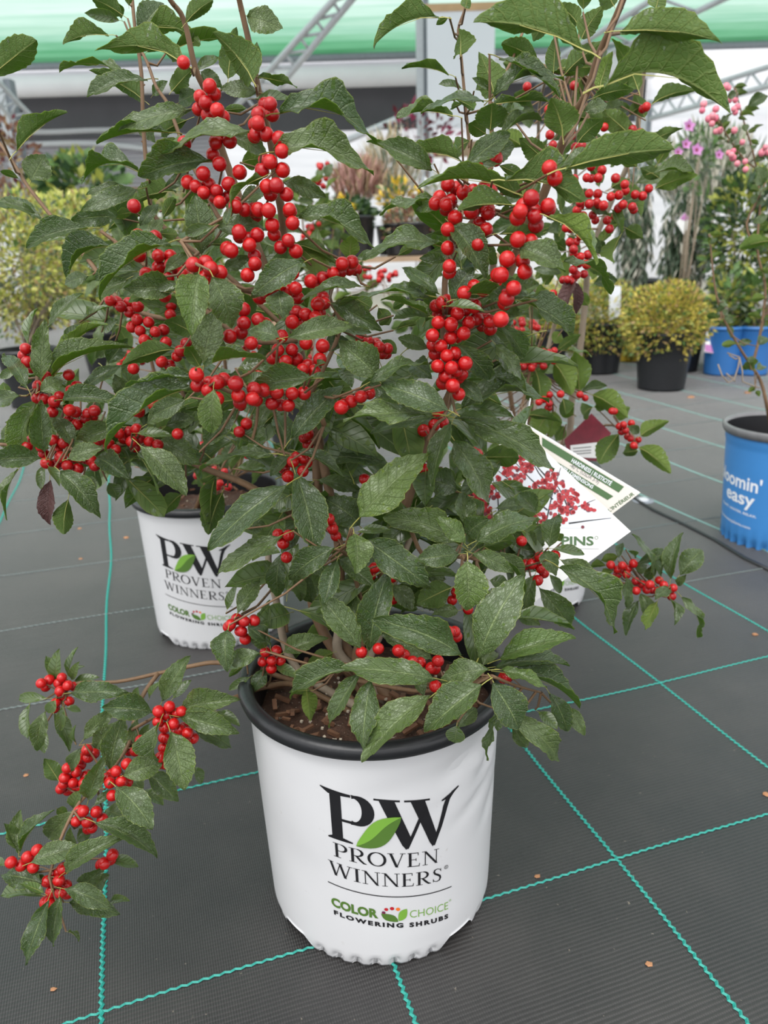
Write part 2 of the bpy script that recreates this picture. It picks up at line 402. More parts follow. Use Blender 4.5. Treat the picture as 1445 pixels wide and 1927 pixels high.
truss(at(1222, 196, 11), at(1560, 90, 8.6), at(1222, 224, 11), at(1560, 130, 8.6), .035, 16, 'white lattice truss rising to the right above the pink flowers')
truss(at(985, 150, 10.6), at(1290, -40, 8.0), at(1010, 165, 10.6), at(1420, -30, 8.0), .035, 14, 'pale lattice truss crossing the roof behind the right stem')
def post(x, ytop, D, w, label, mat='steel'):
    ntr[0] += 1
    a = at(x, ytop, D); mb = MB()
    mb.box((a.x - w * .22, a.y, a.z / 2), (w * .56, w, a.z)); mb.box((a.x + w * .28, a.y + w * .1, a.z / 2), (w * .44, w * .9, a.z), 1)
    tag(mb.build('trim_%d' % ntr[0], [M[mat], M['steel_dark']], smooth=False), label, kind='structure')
post(793, -60, 10.0, .17, 'galvanised steel post between the green roof and white board')
post(1214, 190, 11.6, .2, 'pale steel post carrying the right truss')
post(8, 150, 10.8, .2, 'pale steel post at the left edge')
mb = MB(); a, b = at(640, 270, 10.2), at(790, 205, 10.2); mb.tube([a, b], .04, 8)
ntr[0] += 1; tag(mb.build('trim_%d' % ntr[0], M['steel']), 'thin steel brace meeting the post', kind='structure')
# white sign board
c0, c1 = at(803, 22, 9.9), at(938, 228, 9.9)
bd = empty('sign_board', ((c0.x + c1.x) / 2, c0.y, c1.z)); w_, h_ = c1.x - c0.x, c0.z - c1.z
mb = MB(); mb.box((0, 0, h_ / 2), (w_, .04, h_)); mb.build('panel', M['board'], bd, smooth=False)
mb = MB(); mb.box((.1, 0, h_ + .035), (w_ + .24, .06, .09)); mb.build('batten', M['wood2'], bd, smooth=False)
for sx in (-.44, .44):
    mb = MB(); mb.box((sx * w_, .03, (h_ - c1.z) / 2), (.05, .03, h_ + c1.z)); mb.build('leg', M['steel'], bd, smooth=False)
tag(bd, 'white sign board with tan wooden top batten beside the steel post', 'board')
def plank(x0, x1, y0, y1, D, label, mat='wood'):
    a, b = at(x0, y0, D), at(x1, y1, D); mb = MB()
    mb.box(((a.x + b.x) / 2, a.y, (a.z + b.z) / 2), (b.x - a.x, .05, abs(a.z - b.z)))
    return mb.build('wooden_plank', M[mat], smooth=False)
ntr[0] += 1; o = plank(-60, 360, 338, 385, 12.8, ''); o.name = 'baseboard_far'; tag(o, 'brown wooden base board along the far wall', kind='structure')
ntr[0] += 1; o = plank(800, 935, 268, 292, 12.2, ''); o.name = 'trim_%d' % ntr[0]; tag(o, 'tan wooden rail in front of the far wall behind the berries', kind='structure')

# ------------------------------------------------------------------ white printed pots
POT = dict(rb=.126, rt=.135, H=.280)
def dent(th, z):
    """creased dents in the thin sleeve (angle in degrees, height in metres)"""
    d = 0.0
    for (t0, z0, st, sz, a, sl) in ((40, .236, 13, .014, -.0052, .0004), (50, .222, 9, .006, .0022, -.0012), (60, .212, 9, .012, -.0045, .0010), (56, .196, 14, .006, .0020, .0008), (52, .182, 14, .009, -.0026, .0009), (66, .150, 10, .012, -.0028, .0010), (8, .228, 20, .014, -.0014, .0006), (-38, .12, 14, .03, -.0012, 0), (30, .20, 12, .006, -.0008, .0009), (20, .045, 40, .012, .0008, 0)):
        dt = th - t0; dz = z - z0 - sl * dt
        d += a * math.exp(-(dt / st) ** 2 - (dz / sz) ** 2)
    return d
def pot_r(th, z, dents=True):
    r = POT['rb'] + (POT['rt'] - POT['rb']) * min(1, z / POT['H'])
    r -= .0 * z; r += .0016 * (1 / (1 + math.exp(-(z - .262) * 900)))       # shoulder below the rim
    if dents: r += dent(th, z)
    return r
def foot_edge(th):
    """lower edge height: scalloped feet with raised arches between them"""
    t = ((th + 3 + 45) % 90) - 45; a = abs(t)
    return .0165 * max(0.0, min(1.0, (a - 33) / 5)) ** .6
def pot_body(dents):
    n = 288; zs = [0, .004, .008, .012, .016, .022, .030, .045] + [.06 + .2 * k / 28 for k in range(29)] + [.2635, .267, .27, .2725]
    vs = []; fs = []
    for z in zs:
        for k in range(n):
            th = 360 * k / n - 180; e = foot_edge(th); zz = e + (z * (1 - e / .045) if z < .045 else z - e) if e else z
            zz = max(z, e) if z < .045 else z
            r = pot_r(th, zz, dents)
            t = ((th + 3 + 45) % 90) - 45
            if abs(t) < 33 and z < .016:                       # rounded dents of the scalloped foot
                q = max(0, math.cos(math.radians(t) * 360 / 9.4) * .8 + .2)
                r -= .0080 * q * math.exp(-((z - .0065) / .006) ** 2); zz += .0022 * q * max(0, 1 - z / .006)
            r -= .004 * max(0, 1 - zz / .02) ** 2
            vs.append((r * math.sin(math.radians(th)), -r * math.cos(math.radians(th)), zz))
    m = len(zs)
    for j in range(m - 1):
        for k in range(n): fs.append((j * n + k, j * n + (k + 1) % n, (j + 1) * n + (k + 1) % n, (j + 1) * n + k))
    # inner wall and floor of the pot
    b = len(vs); prof = [(.131, .272), (.128, .20), (.112, .022), (0.001, .022)]
    for r, z in prof:
        for k in range(n):
            th = 2 * math.pi * k / n - math.pi; vs.append((r * math.sin(th), -r * math.cos(th), z))
    for j in range(3):
        for k in range(n): fs.append((b + j * n + k, b + (j + 1) * n + k, b + (j + 1) * n + (k + 1) % n, b + j * n + (k + 1) % n))
    for k in range(n): fs.append((k, b + 2 * n + k, b + 2 * n + (k + 1) % n, (k + 1) % n))
    return mesh('pot', vs, fs, M['white_pot'])
def rim_mesh():
    mb = MB(); H = POT['H']
    prof = [(.1355, H - .008), (.1395, H - .010), (.1430, H - .008), (.1445, H - .003), (.1440, H + .002), (.1415, H + .005), (.137, H + .006), (.132, H + .005), (.1295, H + .002), (.1285, H - .006), (.1275, H - .030), (.126, H - .06)]
    mb.lathe(prof, 96); return mesh('pot_rim', mb.v, mb.f, M['rim'], mb.m)

# --- flat print wrapped on a pot: shapes drawn in millimetres (s to the right, z up)
def stroke(pts, w0, w1=None, n=1):
    out = []; w1 = w0 if w1 is None else w1; N = len(pts)
    L = []
    for i, p in enumerate(pts):
        a, b = pts[max(i - 1, 0)], pts[min(i + 1, N - 1)]
        dx, dy = b[0] - a[0], b[1] - a[1]; d = math.hypot(dx, dy) or 1; w = (w0[i] if isinstance(w0, (list, tuple)) else w0 + (w1 - w0) * i / (N - 1)) / 2
        L.append(((p[0] - dy / d * w, p[1] + dx / d * w), (p[0] + dy / d * w, p[1] - dx / d * w)))
    for i in range(N - 1): out.append([L[i][0], L[i][1], L[i + 1][1], L[i + 1][0]])
    return out
def bar(x0, y0, x1, y1, w):          # slanted stem of horizontal width w
    return [[(x0 - w / 2, y0), (x0 + w / 2, y0), (x1 + w / 2, y1), (x1 - w / 2, y1)]]
def serif(x, y, w, h=.035): return [[(x - w / 2, y), (x + w / 2, y), (x + w / 2, y + h), (x - w / 2, y + h)]]
def arc(cx, cy, rx, ry, a0, a1, thick, thin, n=14):
    pts = [(cx + rx * math.cos(math.radians(a0 + (a1 - a0) * i / n)), cy + ry * math.sin(math.radians(a0 + (a1 - a0) * i / n))) for i in range(n + 1)]
    ws = [thin + (thick - thin) * abs(math.cos(math.radians(a0 + (a1 - a0) * i / n))) for i in range(n + 1)]
    return stroke(pts, ws)
T, t_ = .125, .045
def G(ch):
    """serif capitals, height 1; returns polygons, advance"""
    s = .035
    if ch == 'P': return bar(.16, 0, .16, 1, T) + serif(.17, 0, .34) + serif(.15, 1 - s, .3) + arc(.36, .735, .24, .245, 90, -90, T, t_) + [[(.16, .98 - t_ / 2 + .02), (.37, .98 - t_ / 2 + .02), (.37, .98 + .02), (.16, .98 + .02)], [(.16, .467), (.37, .467), (.37, .513), (.16, .513)]], .68
    if ch == 'R': p, a = G('P'); return p + stroke([(.33, .49), (.52, .2), (.66, .04), (.78, .02)], [.10, .12, .10, .04]), .78
    if ch == 'O': return arc(.42, .5, .36, .48, 0, 360, T, t_, 26), .86
    if ch == 'V': return bar(.40, 0, .12, 1, T) + bar(.40, 0, .68, 1, t_) + serif(.13, 1 - s, .3) + serif(.68, 1 - s, .26), .82
    if ch == 'E': return bar(.15, 0, .15, 1, T) + serif(.3, 0, .56, .045) + serif(.29, .955, .52, .045) + serif(.28, .485, .3, .04) + bar(.57, 0, .60, .22, .035) + bar(.53, .8, .53, 1, .035) + bar(.43, .4, .43, .6, .03), .68
    if ch == 'N': return bar(.15, 0, .15, 1, t_) + bar(.72, 0, .72, 1, t_) + bar(.73, 0, .14, 1, T) + serif(.14, 0, .26) + serif(.09, 1 - s, .2) + serif(.73, 1 - s, .26), .88
    if ch == 'W': return bar(.33, 0, .10, 1, T) + bar(.33, 0, .57, .98, t_) + bar(.80, 0, .56, 1, T) + bar(.80, 0, 1.04, 1, t_) + serif(.1, 1 - s, .28) + serif(.54, 1 - s, .26) + serif(1.04, 1 - s, .26), 1.16
    if ch == 'I': return bar(.16, 0, .16, 1, T) + serif(.16, 0, .32) + serif(.16, 1 - s, .32), .36
    if ch == 'S': return stroke([(.49, .80), (.44, .92), (.30, .98), (.16, .92), (.12, .78), (.18, .63), (.32, .53), (.45, .40), (.48, .24), (.42, .08), (.28, .02), (.13, .08), (.08, .22)], [.03, .04, .05, .08, .10, .12, .13, .12, .10, .08, .05, .04, .03]) + bar(.50, .74, .50, .97, .03) + bar(.08, .03, .08, .27, .03), .60
    return [], .3
def serif_text(txt, h, width, x, y, xs=1.0):
    polys = []; adv = 0
    for ch in txt:
        p, a = G(ch); polys += [[(q[0] + adv, q[1]) for q in pl] for pl in p]; adv += a + .05
    k = width / adv
    return [[(x + q[0] * k, y + q[1] * h) for q in pl] for pl in polys]
def font_tris(txt, h, width, x, y, bold=0.0, spacing=1.0):
    """built-in sans face as flat triangles scaled to a box; x left, y baseline"""
    cu = bpy.data.curves.new('txt', 'FONT'); cu.body = txt; cu.size = 1; cu.offset = bold; cu.space_character = spacing; cu.resolution_u = 3
    o = bpy.data.objects.new('txt', cu); COL.objects.link(o); dg = bpy.context.evaluated_depsgraph_get(); dg.update()
    me = bpy.data.meshes.new_from_object(o.evaluated_get(dg)); me.calc_loop_triangles()
    V = [v.co.copy() for v in me.vertices]; x0 = min(v.x for v in V); x1 = max(v.x for v in V)
    kx = width / (x1 - x0); ky = h / .73
    tr = [[(x + (V[i].x - x0) * kx, y + V[i].y * ky) for i in lt.vertices] for lt in me.loop_triangles]
    bpy.data.objects.remove(o); bpy.data.curves.remove(cu); bpy.data.meshes.remove(me)
    return tr
def ellipse(cx, cy, rx, ry, n=14, rot=0):
    c, s = math.cos(rot), math.sin(rot)
    return [(cx + rx * math.cos(2 * math.pi * i / n) * c - ry * math.sin(2 * math.pi * i / n) * s, cy + rx * math.cos(2 * math.pi * i / n) * s + ry * math.sin(2 * math.pi * i / n) * c) for i in range(n)]
def leaf_shape(x0, y0, x1, y1, w, side=0, n=12):
    dx, dy = x1 - x0, y1 - y0; L = math.hypot(dx, dy); nx, ny = -dy / L, dx / L; out = []
    rng = ([1] if side > 0 else [-1] if side < 0 else [1, -1])
    mid = [(x0 + dx * i / n - nx * .03 * L * math.sin(2 * math.pi * i / n), y0 + dy * i / n - ny * .03 * L * math.sin(2 * math.pi * i / n)) for i in range(n + 1)]
    for sg in rng:
        ed = [(m[0] + sg * nx * w / 2 * math.sin(math.pi * (i / n)) ** .8, m[1] + sg * ny * w / 2 * math.sin(math.pi * (i / n)) ** .8) for i, m in enumerate(mid)]
        for i in range(n): out.append([mid[i], mid[i + 1], ed[i + 1], ed[i]])
    return out
def wrap_mesh(name, polys, mat, th0, rfun, shear=-.19, lift=.0005, kscale=.128):
    """bend flat millimetre polygons onto the pot"""
    bm = bmesh.new()
    for pl in polys:
        try: bm.faces.new([bm.verts.new((q[0], q[1], 0)) for q in pl])
        except ValueError: pass
    bmesh.ops.triangulate(bm, faces=bm.faces[:])
    for _ in range(4):
        es = [e for e in bm.edges if e.calc_length() > 7]
        if not es: break
        bmesh.ops.subdivide_edges(bm, edges=es, cuts=1)
    bmesh.ops.triangulate(bm, faces=bm.faces[:])
    for v in bm.verts:
        th = th0 + math.degrees(v.co.x / 1000 / kscale); z = (v.co.y + shear * v.co.x) / 1000
        r = rfun(th, z) + lift
        v.co = Vector((r * math.sin(math.radians(th)), -r * math.cos(math.radians(th)), z))
    me = bpy.data.meshes.new(name); bm.to_mesh(me); bm.free(); me.materials.append(mat)
    bmesh_flip = bmesh.new(); bmesh_flip.from_mesh(me)
    for f in bmesh_flip.faces:
        c = f.calc_center_median()
        if f.normal.dot(Vector((c.x, c.y, 0))) < 0: f.normal_flip()
    bmesh_flip.to_mesh(me); bmesh_flip.free()
    return me
BIG_P = bar(-50.5, 160, -50.5, 218, 10.5) + [[(-60, 160), (-36, 160), (-36, 161.6), (-44, 164), (-56, 164), (-60, 161.6)], [(-64.5, 220), (-64.5, 219), (-57, 214), (-36, 215.5), (-36, 218.6)]] + arc(-33, 201.5, 12.6, 15.6, 100, -105, 11.5, 3.2, 18) + [[(-48, 184.6), (-34, 184.6), (-34, 187.6), (-48, 187.6)]]
BIG_W = ([[(-15, 217), (9, 217), (9, 219), (-15, 219)], [(-10.5, 217.5), (4, 217.5), (19.5, 173), (14.5, 159.5), (10.5, 165)]] + bar(14.8, 160.5, 31, 203, 3.6)
         + [[(13, 217), (38, 217), (38, 219), (13, 219)], [(19, 217.5), (33, 217.5), (46, 173), (41.5, 159.5), (38, 166)]] + stroke([(42, 161), (49, 182), (55, 205), (58.5, 214), (64, 220), (71, 225)], [3.6, 4.2, 5.0, 5.0, 3.6, 1]) + [[(51, 212), (58, 214), (71, 223.5), (71, 225), (58, 218), (51, 214)]])
PRINT = [
    ('printed_monogram', BIG_P + BIG_W, 'ink', .0005),
    ('printed_leaf', leaf_shape(-33, 159, 10, 200, 22, 1), 'ink_green', .0010),
    ('printed_leaf', leaf_shape(-33, 159, 10, 200, 26, -1), 'ink_dgreen', .0010),
    ('printed_lettering', serif_text('PROVEN', 17.5, 106, -56, 137.5), 'ink', .0005),
    ('printed_lettering', serif_text('WINNERS', 17, 116, -62, 112.5) + arc(57.5, 128, 2.2, 2.2, 0, 360, .5, .5) + serif_text('R', 2.6, 2.2, 56.4, 126.8), 'ink', .0005),
    ('printed_rule', [[(-65 + 10 * i, 98.6), (-55 + 10 * i, 98.6), (-55 + 10 * i, 99.8), (-65 + 10 * i, 99.8)] for i in range(13)], 'ink', .0005),
    ('printed_lettering', font_tris('COLOR', 11.5, 48, -63, 69.5, .045), 'ink_dgreen', .0005),
    ('printed_lettering', font_tris('CHOICE', 10.5, 44, 17, 70.5, -.008) + arc(63.5, 81, 1.2, 1.2, 0, 360, .4, .4), 'ink_green', .0005),
    ('printed_leaf', leaf_shape(-12, 76, 5, 66, 9.5), 'ink_dgreen', .0005),
    ('printed_leaf', leaf_shape(5.5, 67, 14, 83, 9), 'ink_green', .0005),
    ('printed_dot', [ellipse(-9.5, 77.5, 1.9, 1.9)], 'ink_pu', .0005), ('printed_dot', [ellipse(-6.8, 82, 2, 2)], 'ink_red', .0005),
    ('printed_dot', [ellipse(-1, 83.6, 2.2, 2.2)], 'ink_red', .0005), ('printed_dot', [ellipse(5, 82.8, 2.2, 2.2)], 'ink_or', .0005),
    ('printed_lettering', font_tris('FLOWERING SHRUBS', 5.6, 122, -61, 58.5, .05, 1.35), 'ink', .0005),
]
pot_me = {True: pot_body(True), False: pot_body(False)}
rim_me = rim_mesh()
def soil_mesh(rad, z, seed):
    rn = random.Random(seed); vs = [(0, 0, z + .008)]; n = 48; rings = 10; fs = []
    for j in range(1, rings + 1):
        for k in range(n):
            r = rad * j / rings; th = 2 * math.pi * k / n; p = Vector((r * math.cos(th), r * math.sin(th), 0))
            vs.append((p.x, p.y, z + .010 * noise.noise(p * 40 + Vector((seed, 0, 0))) + .006 * noise.noise(p * 110) + .006 * (1 - j / rings)))
    for k in range(n): fs.append((0, 1 + k, 1 + (k + 1) % n))
    for j in range(rings - 1):
        for k in range(n): a = 1 + j * n; fs.append((a + k, a + n + k, a + n + (k + 1) % n, a + (k + 1) % n))
    return mesh('soil', vs, fs, M['soil'])
def white_pot(root, th0, dents, seed, chips=60, detail=True):
    p = obj('pot', pot_me[dents], root)
    obj('pot_rim', rim_me, p)['label'] = 'black rolled rim'
    rf = lambda th, z: pot_r(((th + 180) % 360) - 180, z, dents)
    for rep in (0, -118, 118):
        for nm, polys, m, lift in PRINT:
            obj(nm, wrap_mesh(nm, polys, M[m], th0 + rep, rf, lift=lift), p)
    s = obj('soil', soil_mesh(.127, .236, seed), root)
    rn = random.Random(seed); mb = MB(); mp = MB()
    for k in range(chips):
        r = .12 * math.sqrt(rn.random()); th = rn.uniform(0, 6.28); a = rn.uniform(0, 3.14); l = rn.uniform(.006, .022)
        rot = Matrix.Rotation(a, 3, 'Z') @ Matrix.Rotation(rn.uniform(-.5, .5), 3, 'Y')
        mb.box((r * math.cos(th), r * math.sin(th), .246 + rn.uniform(-.002, .004)), (l, rn.uniform(.003, .006), rn.uniform(.002, .004)), 0, rot)
        if k % 3 == 0: mp.box((rn.uniform(-.08, .08), rn.uniform(-.08, .08), .248), (.0026, .0026, .002), 0, rot)
    tag(mb.build('bark_chips', M['chip'], s, smooth=False), kind='stuff'); tag(mp.build('perlite_grains', M['perlite'], s, smooth=False), kind='stuff')
    return p

# ------------------------------------------------------------------ leaves and berries
def leaf_mesh(name, arch, fold, wave, twist, shape, mats, seed, nL=18, nS=3, serr=.035, tipdrop=0):
    """blade along +Y from 0 to 1, half width .5 at most, upper side +Z; two skins a little apart, with its stalk"""
    rn = random.Random(seed); ph = rn.uniform(0, 6); vs = []; uv = []; fs = []; mi = []
    def centre(t):
        z = arch * 4 * t * (1 - t) * .5 + arch * .3 * t - (arch * .55 + tipdrop) * t * t
        x = .03 * math.sin(t * 3 + ph)
        return Vector((x, t, z))
    def hw(t):
        if t <= 0 or t >= 1: return 0.004
        return .5 * (t ** shape[0]) * ((1 - t) ** shape[1]) / shape[2]
    mx = max((t / 100) ** shape[0] * (1 - t / 100) ** shape[1] for t in range(1, 100)); shape = (shape[0], shape[1], mx)
    cols = 2 * nS + 1
    for layer in (0, 1):
        for i in range(nL + 1):
            t = i / nL; c = centre(t); w = hw(t)
            tw = twist * t; tooth = 1 + (serr if i % 2 else -serr) * (1 if 0 < i < nL else 0)
            for k in range(-nS, nS + 1):
                q = k / nS; x = q * w * (tooth if abs(k) == nS else 1)
                z = fold * abs(q) * w * 1.1 + wave * math.sin(t * 11 + ph + (1.3 if k > 0 else 0)) * abs(q) ** 2 * .5 + .012 * math.sin(t * 40 + abs(q) * 4) * abs(q)
                x2 = x * math.cos(tw) - z * math.sin(tw); z2 = x * math.sin(tw) + z * math.cos(tw)
                vs.append(c + Vector((x2, .018 if (i % 2 and abs(k) == nS) else 0, z2 - (.006 if layer else 0)))); uv.append((.5 + q * .5, t))
        b = layer * (nL + 1) * cols
        for i in range(nL):
            for k in range(cols - 1):
                a = b + i * cols + k; f = (a, a + 1, a + cols + 1, a + cols)
                fs.append(f if layer == 0 else f[::-1]); mi.append(layer)
    # stalk
    b = len(vs); st = [Vector((0, -.17, -.05)), Vector((0, -.08, -.012)), Vector((0, 0, -.004)), centre(.25) - Vector((0, 0, .007)), centre(.6) - Vector((0, 0, .006))]
    rad = [.012, .010, .010, .007, .003]
    for p, r in zip(st, rad):
        for k in range(5):
            a = 2 * math.pi * k / 5; vs.append(p + Vector((r * 1.6 * math.cos(a), 0, r * math.sin(a) * .9))); uv.append((.5, .5))
    for j in range(4):
        for k in range(5): fs.append((b + j * 5 + k, b + j * 5 + (k + 1) % 5, b + (j + 1) * 5 + (k + 1) % 5, b + (j + 1) * 5 + k)); mi.append(2)
    return mesh(name, vs, fs, mats, mi, True, uv)
rl = random.Random(3)
def leaf_set(top, under, n, kw=None):
    out = []
    for k in range(n):
        sh = (rl.uniform(.82, 1.08), rl.uniform(.92, 1.22))
        out.append(leaf_mesh('leaf', rl.uniform(.02, .26), rl.uniform(.05, .42), rl.uniform(.04, .16), rl.uniform(-.6, .6), sh, [M[top], M[under], M['petiole']], k, tipdrop=rl.choice((0, 0, .12, .25))))
    return out
LV = {'g': leaf_set('leaf_top', 'leaf_under', 14), 'b': leaf_set('lite_top', 'lite_under', 6), 'd': leaf_set('dead', 'dead', 2)}
coarse = leaf_mesh('leaf', .12, .25, .05, .2, (.85, .9), [M['leaf_top'], M['leaf_under'], M['petiole']], 5, nL=6, nS=1, serr=0)
bm = bmesh.new(); bmesh.ops.create_uvsphere(bm, u_segments=14, v_segments=9, radius=1)
for v in bm.verts:
    if v.co.z > .99: v.co.z = .955
    v.co.z *= .95
BERRY = {}
for nm, m in (('r', 'berry'), ('y', 'unripe')):
    me = bpy.data.meshes.new('berry'); bm.to_mesh(me); me.materials.append(M[m]); me.polygons.foreach_set('use_smooth', [True] * len(me.polygons)); BERRY[nm] = me
bm.free()

def leaf_frame(b, t, wpx, side, rng):
    """b, t world points; wpx apparent width in metres; returns rotation+scale matrix"""
    a = (t - b); L = a.length; a.normalize()
    view = (CAM - (b + t) / 2).normalized(); nv = (view - a * view.dot(a)).normalized(); s = a.cross(nv)
    Wd = max(wpx, .31 * L) * 1.04; c = min(1, max(.12, wpx / Wd)); phi = math.acos(c)
    if phi < .2: phi = rng.uniform(.05, .35)
    sg = 1 if side == 't' else -1
    n1 = math.cos(phi) * nv * sg + math.sin(phi) * s; n2 = math.cos(phi) * nv * sg - math.sin(phi) * s
    n = n1 if n1.z > n2.z else n2
    x = a.cross(n).normalized()
    return Matrix(((x.x * Wd, a.x * L, n.x * L, b.x), (x.y * Wd, a.y * L, n.y * L, b.y), (x.z * Wd, a.z * L, n.z * L, b.z), (0, 0, 0, 1)))

class Shrub:
    """one potted berry shrub: stems carry their leaves and berries"""
    def __init__(s, base, seed): s.base = Vector(base); s.stems = []; s.leaves = []; s.berries = []; s.r = random.Random(seed)
    def stem(s, pts, D0, D1, r0, r1, mat='twig', root=False):
        n = len(pts); P = []
        if root: P.append(s.base + Vector((s.r.uniform(-.03, .03), s.r.uniform(-.03, .03), .235)))
        for i, (x, y) in enumerate(pts): P.append(at(x, y, D0 + (D1 - D0) * i / max(1, n - 1)))
        # smooth
        Q = []
        for i in range(len(P) - 1):
            p0, p1, p2, p3 = P[max(i - 1, 0)], P[i], P[i + 1], P[min(i + 2, len(P) - 1)]
            for k in range(4):
                t = k / 4; Q.append(.5 * ((2 * p1) + (p2 - p0) * t + (2 * p0 - 5 * p1 + 4 * p2 - p3) * t * t + (3 * p1 - p0 - 3 * p2 + p3) * t ** 3))
        Q.append(P[-1]); s.stems.append((Q, r0, r1, mat))
    def L(s, reg, txt, dD=0.0):
        x0, y0, sc = reg
        for rec in txt.replace('\n', ';').split(';'):
            f = rec.split()
            if not f: continue
            bx, by, tx, ty, w = map(float, f[:5]); side = f[5][0]; kind = f[5][1:] or 'g'; D = float(f[6]) / 100 + dD
            dt = float(f[7]) / 100 if len(f) > 7 else s.r.uniform(-.018, .012)
            b = at(x0 + bx / sc, y0 + by / sc, D); t = at(x0 + tx / sc, y0 + ty / sc, D + dt)
            s.leaves.append((leaf_frame(b, t, w / sc * D / FPX, side, s.r), kind, b, w * (abs(bx - tx) + abs(by - ty)) / sc / sc))
    def B(s, reg, D, txt, rad=.0058, kind='r'):
        x0, y0, sc = reg; v = list(map(float, txt.replace(',', ' ').split()))
        for i in range(0, len(v), 2):
            jt = 3.2 if D > .9 else .8; p = at(x0 + v[i] / sc + s.r.uniform(-jt, jt), y0 + v[i + 1] / sc + s.r.uniform(-jt, jt), D + s.r.uniform(-.004, .004) * (1 if D < .9 else 5)); rr = rad * s.r.uniform(.93, 1.06)
            for _ in range(14):
                hit = None
                for q in s.berries:
                    if (q[0] - p).length < (q[1] + rr) * .93: hit = q; break
                if hit is None: break
                p = p + (p - CAM).normalized() * .0035
            s.berries.append((p, rr, kind))
    def build(s, root, nfill=0, fill=None, maxn=300):
        base = s.base; so = []
        for (Q, r0, r1, mat) in s.stems:
            mb = MB(); n = len(Q); mb.tube([q - base for q in Q], [r0 + (r1 - r0) * i / (n - 1) for i in range(n)], 7)
            for i in range(3, n - 2, 4):                      # little nodes
                mb.tube([Q[i] - base, Q[i] - base + Vector((s.r.uniform(-1, 1), s.r.uniform(-1, 1), .5)) * .003], [(r0 + r1) * .35, .0006], 5)
            so.append((mb.build('stem', M[mat], root), Q))
        twigs = [MB() for _ in so]
        def near(p):
            best = (9, 0, p)
            for k, (o, Q) in enumerate(so):
                for q in Q:
                    d = (q - p).length
                    if d < best[0]: best = (d, k, q)
            return best
        order = sorted(range(len(s.leaves)), key=lambda i: -s.leaves[i][3]); extra = MB(); ex = []
        for rank, i in enumerate(order):
            m, kind, b, _ = s.leaves[i]; d, k, q = near(b)
            mm = m.copy(); mm.translation = m.translation - base
            if rank < maxn:
                o = bpy.data.objects.new('leaf', s.r.choice(LV[kind])); link(o, so[k][0]); o.matrix_basis = mm
                if kind == 'd': o['label'] = 'withered purple brown leaf'
            else: ex.append(mm)
            e = mm @ Vector((0, -.15, -.04))
            if d > .025 and d < .16: s.twig(twigs[k], q - base, e)
        for i, (p, r, kind) in enumerate(s.berries):
            d, k, q = near(p)
            mm = Matrix.Translation(p - base) @ ((CAM - p).normalized() + Vector((s.r.uniform(-1, 1), s.r.uniform(-1, 1), s.r.uniform(-1, 1))) * .9).to_track_quat('Z', 'Y').to_matrix().to_4x4() @ Matrix.Diagonal((r, r, r, 1))
            if i < maxn:
                o = bpy.data.objects.new('berry', BERRY[kind]); link(o, so[k][0]); o.matrix_basis = mm
            else: extra.add([mm @ v.co for v in BERRY['r'].vertices], [tuple(f.vertices) for f in BERRY['r'].polygons])
            if d < .022: twigs[k].tube([p - base, (p - base).lerp(q - base, .5) + Vector((0, 0, .002)), q - base], .0007, 4, cap=False)
        if extra.v: tag(extra.build('berry_cluster', M['berry'], root), kind='stuff')
        for k, tb in enumerate(twigs):
            if tb.v: tag(tb.build('twigs', M['twig'], so[k][0]), kind='stuff')
        # inner foliage behind the leaves that can be told apart
        if fill:
            for _ in range(nfill):
                x, y, D = fill(s.r); b = at(x, y, D); a = Vector((s.r.uniform(-1, 1), s.r.uniform(-1, .6), s.r.uniform(-.7, .6))).normalized()
                ex.append(None); t = b + a * s.r.uniform(.05, .085); m = leaf_frame(b, t, s.r.uniform(.015, .03), 't' if s.r.random() < .7 else 'u', s.r)
                m.translation = m.translation - base; ex[-1] = m
        if ex:
            vs = []; fs = []; mi = []; uv = []; cv = [v.co.copy() for v in coarse.vertices]; cu = [None] * len(cv)
            for lp in coarse.loops: cu[lp.vertex_index] = tuple(coarse.uv_layers[0].data[lp.index].uv)
            cf = [(tuple(f.vertices), f.material_index) for f in coarse.polygons]
            for m in ex:
                b0 = len(vs); vs += [m @ v for v in cv]; uv += cu; fs += [tuple(i + b0 for i in f) for f, _ in cf]; mi += [q for _, q in cf]
            tag(obj('inner_foliage', mesh('inner_foliage', vs, fs, [M['leaf_top'], M['leaf_under'], M['petiole']], mi, True, uv), root), kind='stuff')
    def twig(s, mb, a, b):
        m = a.lerp(b, .5) + Vector((0, 0, -.006)); mb.tube([a, m, b], [.0014, .0011, .0009], 5, cap=False)

# ------------------------------------------------------------------ reference frames of the study crops (x0, y0, scale)
r1, r2, r3 = (0, 0, 2.89), (480, 0, 3.0104), (940, 0, 2.8614)
r4, r5, r6 = (0, 380, 2.89), (480, 380, 3.0104), (940, 380, 2.8614)
r7, r8, r9 = (0, 760, 2.89), (480, 760, 3.0104), (940, 760, 2.8614)
r10, r11, r12 = (0, 1200, 2.89), (430, 1160, 2.7264), (900, 1150, 2.4807)
px = (0, 0, 1.0)

